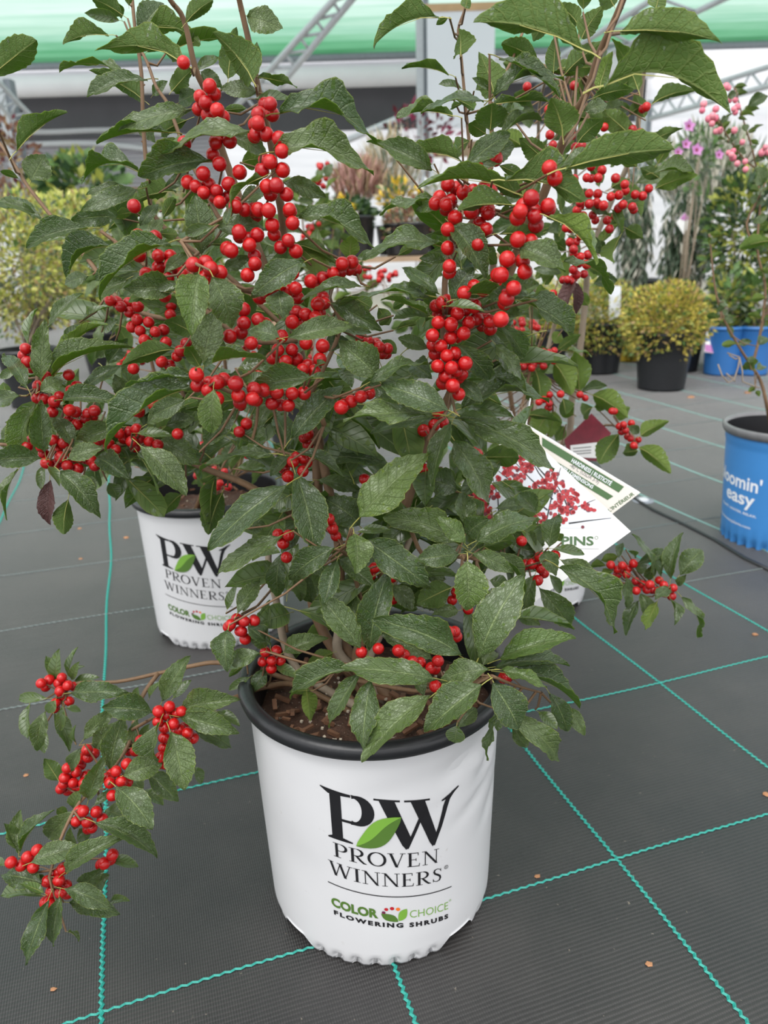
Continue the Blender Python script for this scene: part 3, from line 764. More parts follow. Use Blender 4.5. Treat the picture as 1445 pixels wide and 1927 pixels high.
# ================================================================== front shrub
F0 = Vector((-.0165, .721, 0))
front = empty('potted_winterberry', F0)
tag(front, 'nearest winterberry shrub heavy with red berries in a white printed pot', 'potted shrub', 'potted winterberry shrubs')
white_pot(front, 6.0, True, 1, 150)
S = Shrub(F0, 11)
st = S.stem
st([(590, 1150), (598, 980), (592, 830), (560, 640), (540, 530), (533, 450), (530, 400), (520, 349), (512, 282), (498, 221), (488, 180), (469, 83), (450, 0), (444, -40)], .86, .60, .0065, .0020, root=True)
st([(640, 1200), (640, 1050), (610, 880), (580, 740), (520, 560), (470, 430), (443, 353), (420, 290), (405, 240), (388, 176), (367, 128), (346, 38), (320, 0), (300, -40)], .84, .63, .006, .0018, root=True)
st([(560, 640), (430, 520), (300, 420), (280, 346), (270, 242), (266, 138), (255, 60), (249, 0), (247, -40)], .76, .72, .0025, .0015)
st([(470, 430), (420, 420), (377, 339), (349, 284), (332, 239), (315, 194), (294, 163), (277, 118), (258, 80)], .68, .70, .0022, .0013)
st([(670, 1250), (700, 1150), (760, 960), (805, 830), (849, 739), (885, 639), (950, 530), (975, 467), (992, 418), (1019, 374), (1041, 315), (1060, 266), (1080, 217), (1104, 175), (1125, 108), (1150, 52), (1172, 0), (1185, -40)], .83, .52, .0062, .0022, root=True)
st([(849, 739), (835, 640), (836, 580), (845, 480), (905, 390), (925, 300), (925, 250), (922, 190)], .66, .61, .0032, .0016)
st([(560, 640), (470, 640), (391, 588), (346, 560), (311, 532), (263, 491), (228, 463), (190, 435)], .72, .70, .003, .0016)
st([(520, 560), (440, 540), (400, 520), (363, 484), (341, 454)], .68, .60, .0025, .0016)
st([(610, 800), (580, 742), (487, 745), (429, 736), (363, 702)], .68, .60, .0025, .0015)
st([(600, 1020), (540, 960), (464, 912), (394, 885), (304, 846), (240, 835), (160, 850), (80, 830), (35, 838), (0, 836)], .86, .80, .0045, .0018)
st([(240, 835), (180, 790), (120, 770), (90, 735), (70, 700), (60, 650)], .80, .74, .0022, .0013)
st([(391, 588), (330, 600), (270, 590), (220, 560), (173, 498), (149, 470), (100, 411), (52, 350), (26, 308), (0, 270), (-20, 240)], .78, .84, .0030, .0016)
st([(585, 740), (640, 620), (620, 560), (640, 520), (665, 500)], .70, .66, .0022, .0014)
st([(805, 830), (820, 800), (838, 786)], .70, .69, .002, .0014)
st([(700, 1150), (640, 1020), (570, 960), (548, 855)], .82, .74, .0030, .0016)
st([(690, 1170), (660, 1060), (640, 1035)], .80, .70, .0026, .0016)
st([(760, 960), (800, 1050), (870, 1045)], .80, .69, .0026, .0016)
st([(650, 1280), (780, 1300), (870, 1290), (925, 1272)], .82, .66, .003, .0016, root=True)
st([(925, 1272), (970, 1290), (1018, 1303)], .66, .70, .0016, .001)
st([(870, 1045), (930, 1060), (1005, 1050)], .78, .84, .0022, .0014)
st([(640, 1260), (660, 1250), (692, 1265)], .82, .67, .0022, .0016, root=True)
st([(560, 1290), (500, 1293), (446, 1311), (400, 1330)], .84, .79, .0036, .0022, root=True)
st([(545, 1280), (474, 1255), (408, 1247), (367, 1252), (298, 1267), (221, 1283), (149, 1285), (110, 1300)], .85, .85, .0034, .0016, root=True)
st([(298, 1267), (266, 1314), (249, 1373), (239, 1408), (194, 1470), (149, 1511), (114, 1580), (93, 1650)], .85, .72, .0026, .0014)
st([(249, 1373), (290, 1350), (315, 1340)], .80, .76, .0018, .0014)
st([(540, 1190), (530, 1150), (480, 1180), (450, 1160)], .86, .86, .002, .0012)
st([(560, 1260), (520, 1130), (505, 1050), (520, 980)], .86, .84, .0055, .003, 'bark', root=True)
st([(645, 1240), (638, 1180), (640, 1120)], .83, .84, .0065, .0045, 'bark', root=True)
st([(690, 1260), (720, 1180), (740, 1100), (780, 990)], .83, .80, .0055, .003, 'bark', root=True)

S.L(r1, '''-60 420 200 215 150 u 74; 90 820 360 600 90 u 80; 168 983 240 835 150 t 82; 100 970 0 930 40 u 82; 190 1155 -20 1095 60 t 80
670 85 500 -10 110 u 70; 650 110 460 70 60 t 70; 750 175 890 10 140 t 72; 590 190 340 235 50 u 72; 985 335 590 200 110 u 64; 770 180 1080 140 55 u 70; 940 270 1230 205 40 u 70
690 400 310 275 55 t 71; 780 545 540 390 120 u 74; 800 430 470 520 60 t 70; 800 280 900 190 90 u 76; 935 495 1060 370 110 u 70; 1060 385 1190 310 60 t 69; 1375 440 1215 215 190 u 61
1240 430 1270 170 120 u 68; 1400 500 1200 470 90 t 64; 1347 87 1500 130 140 t 63; 1010 125 1150 -20 80 u 65; 1040 590 635 668 120 t 64; 1360 712 820 795 100 t 61; 920 720 520 770 80 t 66
1150 880 750 950 120 t 63; 850 830 970 760 60 u 70; 755 935 410 885 60 t 71; 1255 725 1460 850 100 t 64; 750 1030 440 1130 100 t 70; 690 1020 465 1040 60 t 73; 960 1040 720 1090 50 u 72
1445 955 1170 1156 70 u 60; 1300 1120 1445 1020 90 t 62; 880 1140 960 1080 50 ub 70; 1020 650 840 740 80 u 70; 1210 600 1340 590 40 u 66; 1090 390 1210 470 80 t 69; 830 520 910 440 60 t 73
970 560 1080 510 90 t 72; 735 650 830 740 80 t 76; 1320 880 1440 860 110 ub 70; 890 1030 1050 930 70 t 71; 660 100 620 10 60 u 73; 700 30 700 -60 50 u 71''')
S.B(r1, .62, '1000 342 1140 468 1168 512 1120 560 1090 525 1180 600 1080 595 1215 640 1130 625 1000 780 1175 775 1250 768 1160 840 1210 735 1195 890 1105 945 1137 1005 1065 1015 1110 1050 1180 1040 1170 1070 1195 1100 1305 935 1245 1000 1245 1070 1285 1105 1320 1130 1380 1140 1365 1110 1385 680 1410 615 1440 730 1385 740 1440 570 1420 920 1440 870 1020 990 730 1120')
S.L(r2, '''15 435 240 490 60 u 62; 0 560 235 580 60 t 65; 140 640 700 665 100 t 60; 110 860 660 870 130 t 60; 5 400 10 240 70 u 63; 1040 98 640 160 90 u 72; 1095 420 830 380 50 u 76; 1120 655 800 660 60 u 73
1295 570 935 590 60 t 66; 1165 305 1150 170 150 u 76; 1090 105 1025 140 40 u 76; 1355 545 1270 300 170 u 61; 1340 520 1230 440 40 t 62; 1330 740 1335 575 190 u 60; 1310 760 1210 690 100 u 64
1005 960 700 785 130 t 60; 1170 915 820 810 80 u 61; 1180 965 1450 715 110 t 58; 1200 975 1480 800 120 t 60; 1470 1090 940 980 60 u 57; 1460 1160 1145 1190 85 u 57; 1010 1125 700 1204 60 t 60
1050 1140 900 1190 80 tb 64; 150 1030 390 1090 90 t 62; 1210 800 1130 860 100 u 80; 1140 830 1060 850 60 u 82; 1000 930 900 950 60 u 74; 750 850 630 800 40 u 72; 1390 580 1445 540 40 u 64
1170 500 1040 475 30 t 80; 1250 510 1330 460 50 t 78; 1190 45 1210 -30 60 u 75; 1140 560 1245 620 50 u 78; 1170 590 1110 610 40 u 78; 1340 640 1440 700 90 u 64; 1390 600 1445 640 70 t 63''')
S.stem([(884, 280), (879, 232), (872, 156), (867, 100), (862, 56), (874, 18), (880, -20)], .84, .80, .002, .0012)
S.stem([(845, 480), (870, 400), (884, 280)], .72, .84, .002, .002)
S.B(r2, .595, '85 590 97 648 15 645 15 700 65 762 135 785 5 760 150 855 85 915 40 965 155 965 120 1050 65 1055 180 1100 90 1100 195 1190 75 1195 20 1190')
S.B(r2, .60, '1090 1045 1135 1068 1045 1118 1105 1138 1180 1090 1080 1185 1275 955 1360 900 1235 1080 1300 1065 1335 1085 1225 1185 1290 1170 1320 1190')
S.L(r3, '''450 265 -137 105 150 u 53; 650 165 1180 165 150 u 52; 560 460 1240 400 90 u 54; 440 210 540 40 110 u 62; 350 400 555 215 90 u 64; 540 480 580 310 110 ub 72; 500 530 720 460 90 u 70; 450 600 590 545 80 t 66
340 740 300 520 180 u 55; 350 905 940 795 150 u 53; 330 900 560 790 50 t 55; 125 1065 -30 960 90 u 58; 30 970 460 1065 80 u 56; 420 770 540 640 110 u 74; 240 860 110 740 110 u 68
210 330 10 230 110 u 64; -30 520 330 330 70 t 60; 0 310 330 520 80 t 59; 290 390 300 200 80 u 74; -30 560 310 550 50 u 59; 0 640 50 560 60 u 62; 0 740 230 590 70 t 60; 190 30 300 -20 80 u 66
450 50 445 -60 80 u 62; 840 45 870 -60 100 u 60; 615 30 560 -60 110 u 55; 60 600 120 570 60 t 68; 0 800 60 760 60 t 64; 0 890 120 950 60 u 62; 0 1100 110 1060 60 t 62; 120 120 10 60 90 u 66; 260 100 180 220 90 u 68; 420 130 330 30 90 u 66''')
S.B(r3, .54, '270 905 172 1065 262 1108 130 1110 190 1140 110 1140 300 960')
S.L(r6, '''265 80 585 270 80 ub 54; 110 245 350 380 170 t 55; 0 170 230 190 50 u 57; 345 320 655 420 60 t 60; 165 520 -60 510 60 t 56; 100 530 405 700 60 t 59; 0 610 155 600 60 t 61; 60 460 195 440 90 t 62
0 660 150 840 70 t 62; -20 770 125 950 90 t 63; -206 1110 270 965 110 t 67; 0 60 60 40 50 u 60; 0 860 120 930 70 t 66''')
S.B(r6, .545, '172 5 262 35 130 42 97 87 190 77 195 125 100 200 40 308 135 375 165 215 10 395 125 315 75 465 35 520 5 635 45 475')
S.L(r4, '''480 145 120 215 90 t 68; 640 90 380 80 100 t 73; 720 60 630 75 60 u 72; 235 95 -20 10 60 t 82; 390 190 170 200 60 t 80; 420 230 400 155 50 u 80; 610 240 300 350 60 t 70; 920 220 465 435 100 t 62
750 380 490 400 80 t 67; 480 400 335 440 90 t 69; 690 420 510 525 100 t 70; 960 480 670 460 130 t 63; 980 440 850 480 50 t 62; 930 490 700 530 60 u 62; 1080 390 1040 720 160 tb 57; 1160 410 1275 680 190 t 56
1110 880 1180 590 170 t 60; 1110 890 1445 850 80 t 57; 1090 900 1010 770 100 u 64; 1050 710 910 640 110 u 66; 1520 740 1350 690 130 t 56; 1100 290 1060 -40 150 t 62; 1160 130 1005 180 60 t 59; 1140 230 1270 230 40 u 62
1170 130 1430 130 110 t 62; 800 210 880 80 70 t 66; 760 130 850 10 70 t 70; 885 85 950 -20 60 u 68; 870 170 970 180 60 u 66; 890 390 1020 265 60 t 62; 1220 370 1370 290 70 t 63; 1040 945 670 1045 90 t 60
1050 1000 490 1250 130 t 60; 950 800 650 860 110 u 70; 460 1010 640 890 90 t 79; 690 1070 630 935 100 t 80; 275 960 640 735 110 t 74; 330 830 560 635 70 ub 77; 350 760 450 670 70 t 80; 260 680 450 495 70 t 78
150 770 200 575 50 t 80; 225 975 235 640 100 t 73; 150 1010 25 780 110 t 72; 115 1055 -60 1090 90 t 72; 340 1075 655 1080 110 t 72; 215 1030 340 960 90 t 71; 300 940 360 1000 60 t 75; 450 640 600 565 40 t 80
640 550 690 520 40 u 76; 610 780 520 850 60 t 82; 590 880 690 740 90 t 80; 1160 1020 1150 1260 125 tb 57; 1010 1075 830 1160 110 t 66; 80 910 0 960 50 t 78; 110 1000 190 940 40 u 77; 30 1040 20 980 60 ub 78
1345 985 1450 940 70 t 61; 260 920 310 860 60 u 77; 1300 900 1445 880 80 t 66; 990 1110 1080 1080 50 ub 70; 760 860 660 920 80 t 84; 560 700 640 640 70 t 84''')
S.B(r4, .64, '750 185 845 190 755 290 795 395 860 293 925 295 863 357 925 340 915 415 860 437 895 510 980 330 1000 400 965 370')
S.B(r4, .585, '1050 342 1120 330 1145 363 1200 385 1110 410 1130 510 1110 440')
S.B(r4, .73, '600 535 635 545 655 570 750 568 705 600 700 550 745 640 810 652 720 680 760 700 845 705 785 750 805 760 890 695 880 870 922 887 900 765 980 810 1010 770 960 840 925 610 930 560')
S.B(r4, .60, '1325 585 1325 660 1405 640 1310 710 1365 770 1250 730 1255 265 1235 255 1300 165 1355 235 1385 290 1400 180 1280 25 1365 60 1330 40 1400 50 1385 335 1345 400 1350 200 1300 190 1410 520 1440 480')
S.B(r4, .58, '1070 940 1075 998 1185 978 1220 965 1280 987 1295 1055 1305 1090 1375 1070 1380 1018 1130 1025 1435 1025 1180 1070 1140 985')
S.B(r4, .74, '140 800 148 870 170 905 130 835 250 950 375 940 208 1000 240 1070 295 1085 200 1065 325 1055 420 1005 285 1140 380 1130 385 1025 410 1140 515 1135 480 1150 740 1140 830 1100 725 905')
S.L(r7, '''190 0 105 300 80 tb 76; 245 265 215 -20 100 t 74; 225 300 -60 300 110 t 74; 100 110 0 190 80 t 84; 100 355 5 620 70 t 78; 240 330 225 470 40 t 78; 270 415 265 660 100 td 76; 265 340 325 445 50 t 75
330 370 545 590 130 t 73; 370 520 345 710 110 u 76; 365 300 555 240 100 t 72; 300 70 395 225 100 t 76; 645 130 415 190 100 t 75; 525 290 705 410 110 t 77; 590 430 640 515 80 t 84; 460 400 520 470 60 t 84
690 230 680 400 60 t 84; 745 160 940 175 60 t 74; 760 225 1015 495 150 t 69; 750 270 860 490 70 t 73; 860 200 1090 320 130 t 78; 800 110 1000 0 110 t 74; 900 120 1060 80 90 t 75; 1480 270 1055 285 100 t 66
1110 230 1295 30 120 t 66; 1290 350 1445 340 60 t 74; 1290 140 1380 200 80 t 74; 1210 480 1130 710 130 u 88; 990 490 870 595 90 u 92; 1560 440 1100 780 170 t 66; 1530 715 1145 905 130 t 67; 1290 680 1445 640 110 t 76
1385 180 1445 130 60 t 66; 1380 160 1460 -20 80 t 66; 1235 1120 1290 980 50 t 76; 1290 1140 1400 950 90 t 74; 1320 1130 1385 1045 40 t 76; 1240 1230 1215 1440 130 t 69; 1415 1355 1240 1415 90 t 68; 1350 1210 1445 1300 110 t 74
620 60 700 -10 80 t 80; 960 210 1060 150 80 t 80; 1120 130 1060 20 80 t 80; 560 40 470 20 80 t 82; 940 300 1080 330 90 t 84''')
S.B(r7, .76, '285 45 380 40 295 0 420 110 370 90 465 80 500 70 150 235 175 195 225 235 290 200 310 250 250 320 330 290 305 330 365 340 425 350 240 270 350 215 440 290 400 290 495 310 515 340 465 300 560 190 590 220 630 250 620 290 535 200 650 160 700 150 715 205 745 135 675 190 760 190 735 235 810 205 860 225')
S.B(r7, .74, '1255 1200 1285 1170 1330 1185 1385 1180 1315 1240 1335 1280 1240 1215 1310 5 1300 150 1340 110 760 45 850 10 965 165')
S.L(r5, '''280 340 -20 500 150 t 55; 250 90 690 180 100 t 57; 215 240 470 320 80 u 60; 230 230 400 400 130 ub 61; 540 325 545 180 110 ub 62; 570 330 700 290 60 t 70; 140 500 150 660 150 t 55; 600 480 270 525 100 t 58
985 530 480 475 90 t 57; 1045 520 830 345 90 t 56; 990 640 720 545 70 t 57; 430 575 720 720 110 t 59; 185 765 555 695 130 t 55; 990 650 780 660 40 t 57; 330 1000 -30 1040 110 t 56; 310 990 430 990 40 t 57
205 1340 480 1015 150 t 60; 690 1000 480 780 180 t 57; 650 1020 985 865 110 t 56; 980 830 810 770 80 t 60; 1095 1180 710 1010 170 t 55; 1000 1200 500 1225 130 t 57; 1110 130 1310 400 170 t 55; 1110 550 1230 370 130 t 56
1145 550 1500 530 60 t 55; 1090 590 1300 620 60 t 55; 1280 600 1445 590 70 t 58; 1080 260 630 205 90 t 57; 1080 330 930 320 60 t 60; 810 300 900 250 50 u 62; 1260 260 1370 350 100 u 60; 1145 805 1345 1010 110 t 58
1310 720 1445 960 90 t 60; 1290 880 1440 980 90 t 66; 1150 1010 1280 1110 90 t 60; 1130 190 1000 180 40 u 57; 350 920 400 910 40 t 57; 700 600 760 700 80 ub 70; 770 650 700 690 60 ub 70; 800 720 920 690 30 ub 68
890 920 1000 1000 120 t 64; 640 1040 800 1090 90 t 63; 480 940 550 1050 80 t 66; 400 830 520 780 100 t 66; 470 720 660 740 70 t 62; 720 780 800 860 70 ub 70; 560 540 660 600 80 u 68; 860 560 780 600 60 ub 72; 420 640 500 700 80 t 68''', .04)
S.B(r5, .60, '195 55 210 122 100 130 108 187 190 220 145 258 230 280 10 40 5 80')
S.B(r5, .625, '215 405 318 448 380 435 360 460 440 405 415 425 485 395 495 350 535 382 550 340 570 385 135 470 100 490 185 500 230 490 240 540 50 530 355 578 390 575 385 540 340 655 285 640 235 625 210 680 360 630 280 690 15 665 60 690 150 760 130 840 385 818 290 800 210 835 100 885 172 905 235 890 170 940 365 890 270 950 335 955 300 925 40 1060 125 1080 5 1060 210 1085 5 1120 95 1140 145 1150 190 1155 600 1105 645 1085 545 1130 510 1150 490 1165 960 1160 1030 1180 920 1150')
S.B(r5, .625, '275 1080', kind='y')
S.B(r5, .61, '1035 685 1110 695 1005 755 1105 770 1140 760 1050 815 1005 810 1085 875 1130 860 1035 930 1110 940 1075 990 1140 960 1170 975 1065 1025 1120 1040 1160 1000 1155 1090 1060 570 1025 590 1085 560 1100 600 1040 640 1180 745 1210 685 1255 665 1330 675 1380 670 1330 715 1300 650 1145 630 1190 610 1240 590 1285 700 1165 900 1190 915 1020 860')
S.B(r5, .585, '1080 15 1135 90 1105 5 1225 50 1320 60 1310 155 1270 125 1090 155 1100 365 1100 400 1090 260 1375 415 1435 325 1350 475 1420 490 1185 515 1240 480 1290 500 1415 570 1020 10 1260 240')
S.B(r5, .72, '640 790 705 820 750 830 680 800 720 860 600 770 740 860')
S.L(r8, '''190 295 85 410 80 t 52; 180 270 130 40 110 t 56; 240 270 500 390 80 t 52; 400 300 745 320 120 t 55; 380 280 580 200 110 t 60; 225 385 340 835 210 t 49; 590 645 965 270 230 tb 47; 1015 75 640 150 140 t 49
1115 105 985 450 130 t 48; 1130 80 1365 120 70 t 48; 1170 90 1728 307 170 t 50; 1130 210 1340 555 200 t 53; 1070 370 1130 440 60 ub 58; 1140 490 920 400 150 t 58; 590 690 410 520 170 t 60; 350 430 600 470 80 t 60
190 520 80 580 90 t 60; 580 725 770 715 60 t 50; 560 735 575 960 160 tb 48; 620 770 1005 1040 180 t 49; 455 820 160 980 130 t 49; 300 920 390 960 70 t 52; 465 885 390 1130 110 t 50; 260 710 140 840 90 t 54
0 830 140 840 90 t 58; 150 850 105 1110 100 t 54; 210 960 280 1130 80 t 56; 300 960 310 1150 100 t 58; 480 880 680 1040 110 t 53; 1160 800 765 590 130 t 51; 1185 790 1035 630 110 tb 48; 1255 775 1605 620 170 t 49
1195 740 1320 650 130 t 52; 1200 690 1170 490 120 t 54; 1160 850 920 880 130 t 49; 1205 890 1205 1175 190 tb 46; 1225 845 1460 930 90 t 48; 1290 810 1440 740 60 tb 52; 1265 1440 1500 970 220 t 46; 1165 1430 720 1185 160 t 46
605 1390 370 1090 150 t 50; 645 1395 735 960 150 t 51; 620 1340 490 1040 130 t 57; 1000 1450 730 1290 120 t 53; 1115 1040 910 1130 150 u 56; 730 920 870 1010 80 t 55; 780 1020 890 1170 110 t 58; 1150 1170 1000 1200 90 t 57
85 1370 80 1110 65 t 56; 160 1410 390 1310 110 t 57; 440 1410 300 1470 80 ub 60; 60 1380 0 1280 90 t 57; 960 940 1080 1000 140 t 60; 860 520 800 600 110 t 62; 700 620 760 560 90 t 62; 620 560 560 480 90 t 62
1290 1100 1440 1090 90 t 57; 1330 1000 1440 1040 90 t 58; 860 760 960 700 90 t 62; 260 470 330 540 90 t 62''', .2)
S.B(r8, .72, '215 330 270 310 188 412 270 380 165 365 240 300 290 330 130 740 190 745 160 790 180 870 420 655 440 710 460 750 430 690 1015 120 1065 105 960 20 1030 40 955 150')
S.B(r8, .78, '675 930 640 950 655 975 775 985 780 1110 1115 1110 1205 1165 1140 1065 300 175 275 195 300 230 1260 285 1240 270 960 370 620 425 5 1230')
S.B(r11, .78, '190 182 245 175 220 228 172 232 268 225 222 265 75 25 10 45 130 20 60 75 85 115')
S.B(r11, .70, '680 185 770 165 870 175 900 200 945 230 985 240 1075 230 1040 265 1060 360 1130 330 1170 320 1060 265 1430 310 1410 315 1130 80 1160 80 1170 105')
S.L(r11, '''640 260 270 375 110 t 43; 1070 320 600 235 160 t 41; 665 290 510 575 110 t 42; 725 330 690 695 150 t 41; 1040 410 665 725 190 t 40; 1300 350 1000 590 190 t 39; 1340 275 1065 310 130 t 40; 1170 560 1160 650 100 t 43
1180 570 1270 470 100 t 46; 400 380 420 535 80 ub 52; 165 195 -30 250 90 t 54; 245 255 360 320 60 t 55; 190 270 130 390 80 t 56; 180 150 110 60 80 t 57; 110 310 0 380 40 t 56; 80 250 0 310 40 u 57; 1375 510 1320 740 50 t 45
940 300 1000 420 80 t 48; 420 380 310 390 50 ub 56''', .24)
S.L(r12, '''100 225 455 120 130 tb 41; 80 260 440 225 110 t 44; 110 275 320 340 60 tb 40; 130 290 515 405 110 t 43; 70 330 200 560 170 t 39; 150 480 440 705 120 t 43; 330 380 440 570 90 t 46; 400 440 505 570 60 t 47
280 470 370 550 60 t 46; 85 470 90 560 60 t 45; 150 530 225 640 60 t 45; 20 250 90 180 80 t 48''', .26)
S.L(r9, '''-20 560 140 540 80 t 50; 195 590 110 465 100 t 51; 265 770 310 570 120 t 48; 190 790 80 680 110 t 50; 290 780 460 810 60 t 48; 240 800 300 905 100 t 46; 320 880 705 1190 120 t 44; 330 840 520 960 110 t 48
-40 800 175 1005 80 t 45; 190 920 110 1160 100 t 48; 215 990 390 1210 120 t 50; 270 920 330 1020 60 t 52; 100 1150 220 1190 70 t 53; 330 740 300 700 60 ub 52; 140 640 220 620 40 ub 49; 30 700 70 780 60 tb 50; 60 870 130 820 80 t 52; 60 1060 150 1100 90 t 54''', .32)
S.B(r9, .80, '215 828 172 863 140 868 218 885 240 915 205 950 300 815 120 740')
S.L(r10, '''300 240 320 60 70 t 66; 300 210 250 100 60 t 67; 370 210 420 50 40 t 67; 390 230 430 130 50 t 66; 400 240 540 215 50 t 66; 390 300 690 290 110 t 62; 255 330 100 335 55 tb 64; 160 360 150 550 40 t 66; 250 400 180 620 80 t 63
240 500 240 630 50 t 66; 290 410 395 600 80 t 64; 340 370 330 510 50 t 62; 300 340 260 410 60 t 61; 360 380 440 400 40 t 63; 390 180 460 155 25 t 66
880 350 1030 100 110 t 58; 940 330 1040 230 60 t 60; 830 410 555 370 130 t 57; 980 385 1305 335 110 t 56; 970 430 1300 510 110 t 55; 1060 500 1280 590 100 t 58; 1180 400 1305 480 60 t 60; 925 510 1010 830 150 t 54; 870 460 830 705 60 t 54
1050 700 1100 790 60 t 62; 740 320 750 270 40 t 63; 810 330 880 240 40 t 63; 595 715 660 440 110 t 57; 710 640 740 440 70 t 60; 780 560 810 470 60 t 62; 450 560 600 390 80 t 62; 520 600 620 470 90 t 62; 410 570 410 475 25 t 63
445 600 370 740 70 t 57; 320 780 245 655 90 u 62; 480 885 560 640 90 t 55; 670 750 875 680 120 t 54; 630 810 830 1025 150 t 53; 800 740 975 885 100 t 58; 780 830 890 910 70 t 62; 720 770 770 840 70 t 60; 515 910 620 830 50 t 56
570 940 680 980 90 t 60; 400 930 440 830 80 t 57; 310 930 370 970 50 u 56; 400 940 255 1090 110 t 56; 520 1005 880 1175 140 t 52; 355 1275 645 1085 120 t 51; 165 1225 435 1140 120 t 51; 400 1140 380 1035 60 t 55; 430 1040 470 1110 90 t 57
100 1160 90 940 90 t 56; 110 1160 250 940 60 t 56; 100 1170 25 1010 50 t 57; 230 1330 0 1290 130 t 52; 230 1400 0 1400 60 t 54; 240 1390 105 1335 50 u 50; 30 1240 -20 1210 40 t 54; 345 1365 590 1440 100 t 50; 380 1440 630 1480 110 t 54
590 1440 705 1430 50 t 55; 450 1360 565 1240 80 t 54; 590 1205 755 1245 65 t 54; 500 1380 590 1290 110 t 56; 260 1430 135 1790 110 t 49; 320 1410 290 1685 110 t 50; 370 1600 430 1650 25 t 52; 190 1290 230 1330 50 ub 53''', .2)
S.B(r10, .84, '225 250 268 228 250 270 335 215 370 260 325 290 345 318 380 345 305 355 300 385 400 265 320 250 285 370')
S.B(r10, .75, '922 372 862 400 908 418 965 408 945 468 860 455 895 490 985 400 980 500 1020 520 1050 545 1000 490 890 545 890 600 875 650 895 685 910 560 870 680 960 510')
S.B(r10, .79, '760 560 735 615 790 620 700 615 765 580 475 610 480 650 510 630 430 660 440 690 365 710 415 730 350 760 345 795 400 790 455 790 440 810 465 755 330 820 370 830 390 750 420 810 480 745')
S.B(r10, .745, '632 725 690 688 600 787 660 780 580 760 695 785 610 740 770 740 610 860 455 945 525 945 415 1000 475 1005 500 1035 555 985 430 940 480 1040')
S.B(r10, .72, '60 1220 148 1190 115 1238 200 1155 180 1250 165 1210 320 1320 257 1325 280 1380 330 1385 295 1285 355 1350 270 1440 245 1440 365 1390 320 1275 345 1255 610 1180 565 1230 600 1205 550 1235')
def fill_front(r):
    z = r.random()
    if z < .30: return r.uniform(520, 960), r.uniform(760, 1180), r.uniform(.76, .90)
    if z < .40: return r.uniform(840, 985), r.uniform(830, 1060), r.uniform(.80, .90)
    if z < .62: return r.uniform(360, 900), r.uniform(480, 800), r.uniform(.72, .82)
    if z < .82: return r.uniform(180, 520), r.uniform(420, 900), r.uniform(.82, .92)
    if z < .92: return r.uniform(60, 300), r.uniform(740, 880), r.uniform(.82, .9)
    return r.uniform(850, 1010), r.uniform(420, 700), r.uniform(.66, .76)
S.build(front, 230, fill_front, 300)

# ================================================================== shrub behind on the left
G0 = Vector((-.475 * H0, 1.979 * H0, 0))
left = empty('potted_winterberry', G0)
tag(left, 'winterberry shrub in the white printed pot behind on the left', 'potted shrub', 'potted winterberry shrubs')
white_pot(left, -6, False, 2, 50)
S2 = Shrub(G0, 5)
for k in range(7):
    x = 250 + 45 * k; S2.stem([(395 + 10 * (k - 3), 880), (x + 40, 700), (x, 480 + 40 * (k % 3))], 1.40, 1.25 + .05 * (k % 3), .006, .002, root=True)
S2.stem([(440, 900), (415, 885), (380, 870)], 1.2, 1.12, .003, .002)
S2.B(r7, 1.09, '1070 390 1170 350 1215 375 1205 425 1175 445 1240 450')
for k in range(26):
    x = S2.r.uniform(230, 580); y = S2.r.uniform(470, 860)
    for q in range(6): S2.B(px, 1.25, '%f %f' % (x + S2.r.uniform(-16, 16), y + S2.r.uniform(-16, 16)))
for k in range(150):
    x = S2.r.uniform(190, 600); y = S2.r.uniform(430, 900); a = S2.r.uniform(0, 6.28); l = S2.r.uniform(55, 85)
    S2.L(px, '%f %f %f %f %f %s %f' % (x, y, x + l * math.cos(a), y + l * .8 * math.sin(a), S2.r.uniform(14, 32), 't' if S2.r.random() < .6 else 'u', S2.r.uniform(112, 150)))
S2.build(left)

# ================================================================== shrub behind on the right (lower branch with berries)
H1 = Vector((.415 * H0, 2.1 * H0, 0))
rightp = empty('potted_winterberry', H1)
tag(rightp, 'tall rounder leaved winterberry with bare grey trunk behind the hanging tags on the right', 'potted shrub', 'potted winterberry shrubs')
white_pot(rightp, 20, False, 3, 30)
S3 = Shrub(H1, 8)
S3.stem([(1040, 900), (1090, 1060), (1112, 1071), (1150, 1092), (1185, 1099), (1265, 1110)], 1.30, .98, .003, .0015, root=True)
S3.stem([(1000, 760), (960, 600), (940, 480)], 1.45, 1.35, .006, .002, root=True)
S3.stem([(960, 740), (900, 600), (880, 520)], 1.45, 1.35, .006, .002, root=True)
S3.L(r9, '''640 830 660 740 45 t 98; 830 930 750 695 40 t 97; 740 860 940 790 70 t 98; 870 930 890 800 30 t 97; 920 940 970 690 90 t 97; 970 920 1090 780 110 t 98; 960 980 1005 920 40 t 99; 980 1040 1130 1260 70 t 97
920 1050 945 1190 25 t 97; 910 990 840 1050 70 t 94; 850 1060 770 1225 70 ub 95; 760 1020 800 1170 80 t 97; 750 1060 670 1240 80 t 97; 680 930 690 1100 50 t 95; 610 900 545 930 50 ub 98; 600 950 550 990 40 u 98
570 870 490 870 50 ub 99; 690 790 740 830 25 tb 98; 800 950 840 850 50 t 99; 640 820 540 840 50 ub 99; 740 900 790 870 70 t 99''')
S3.B(r9, .97, '595 870 632 885 668 862 712 858 695 890 630 925 665 895 690 920 725 955 740 1015 770 975 815 975 850 955 893 970 855 1015 825 1000 942 998 920 1035 800 1010 600 940')
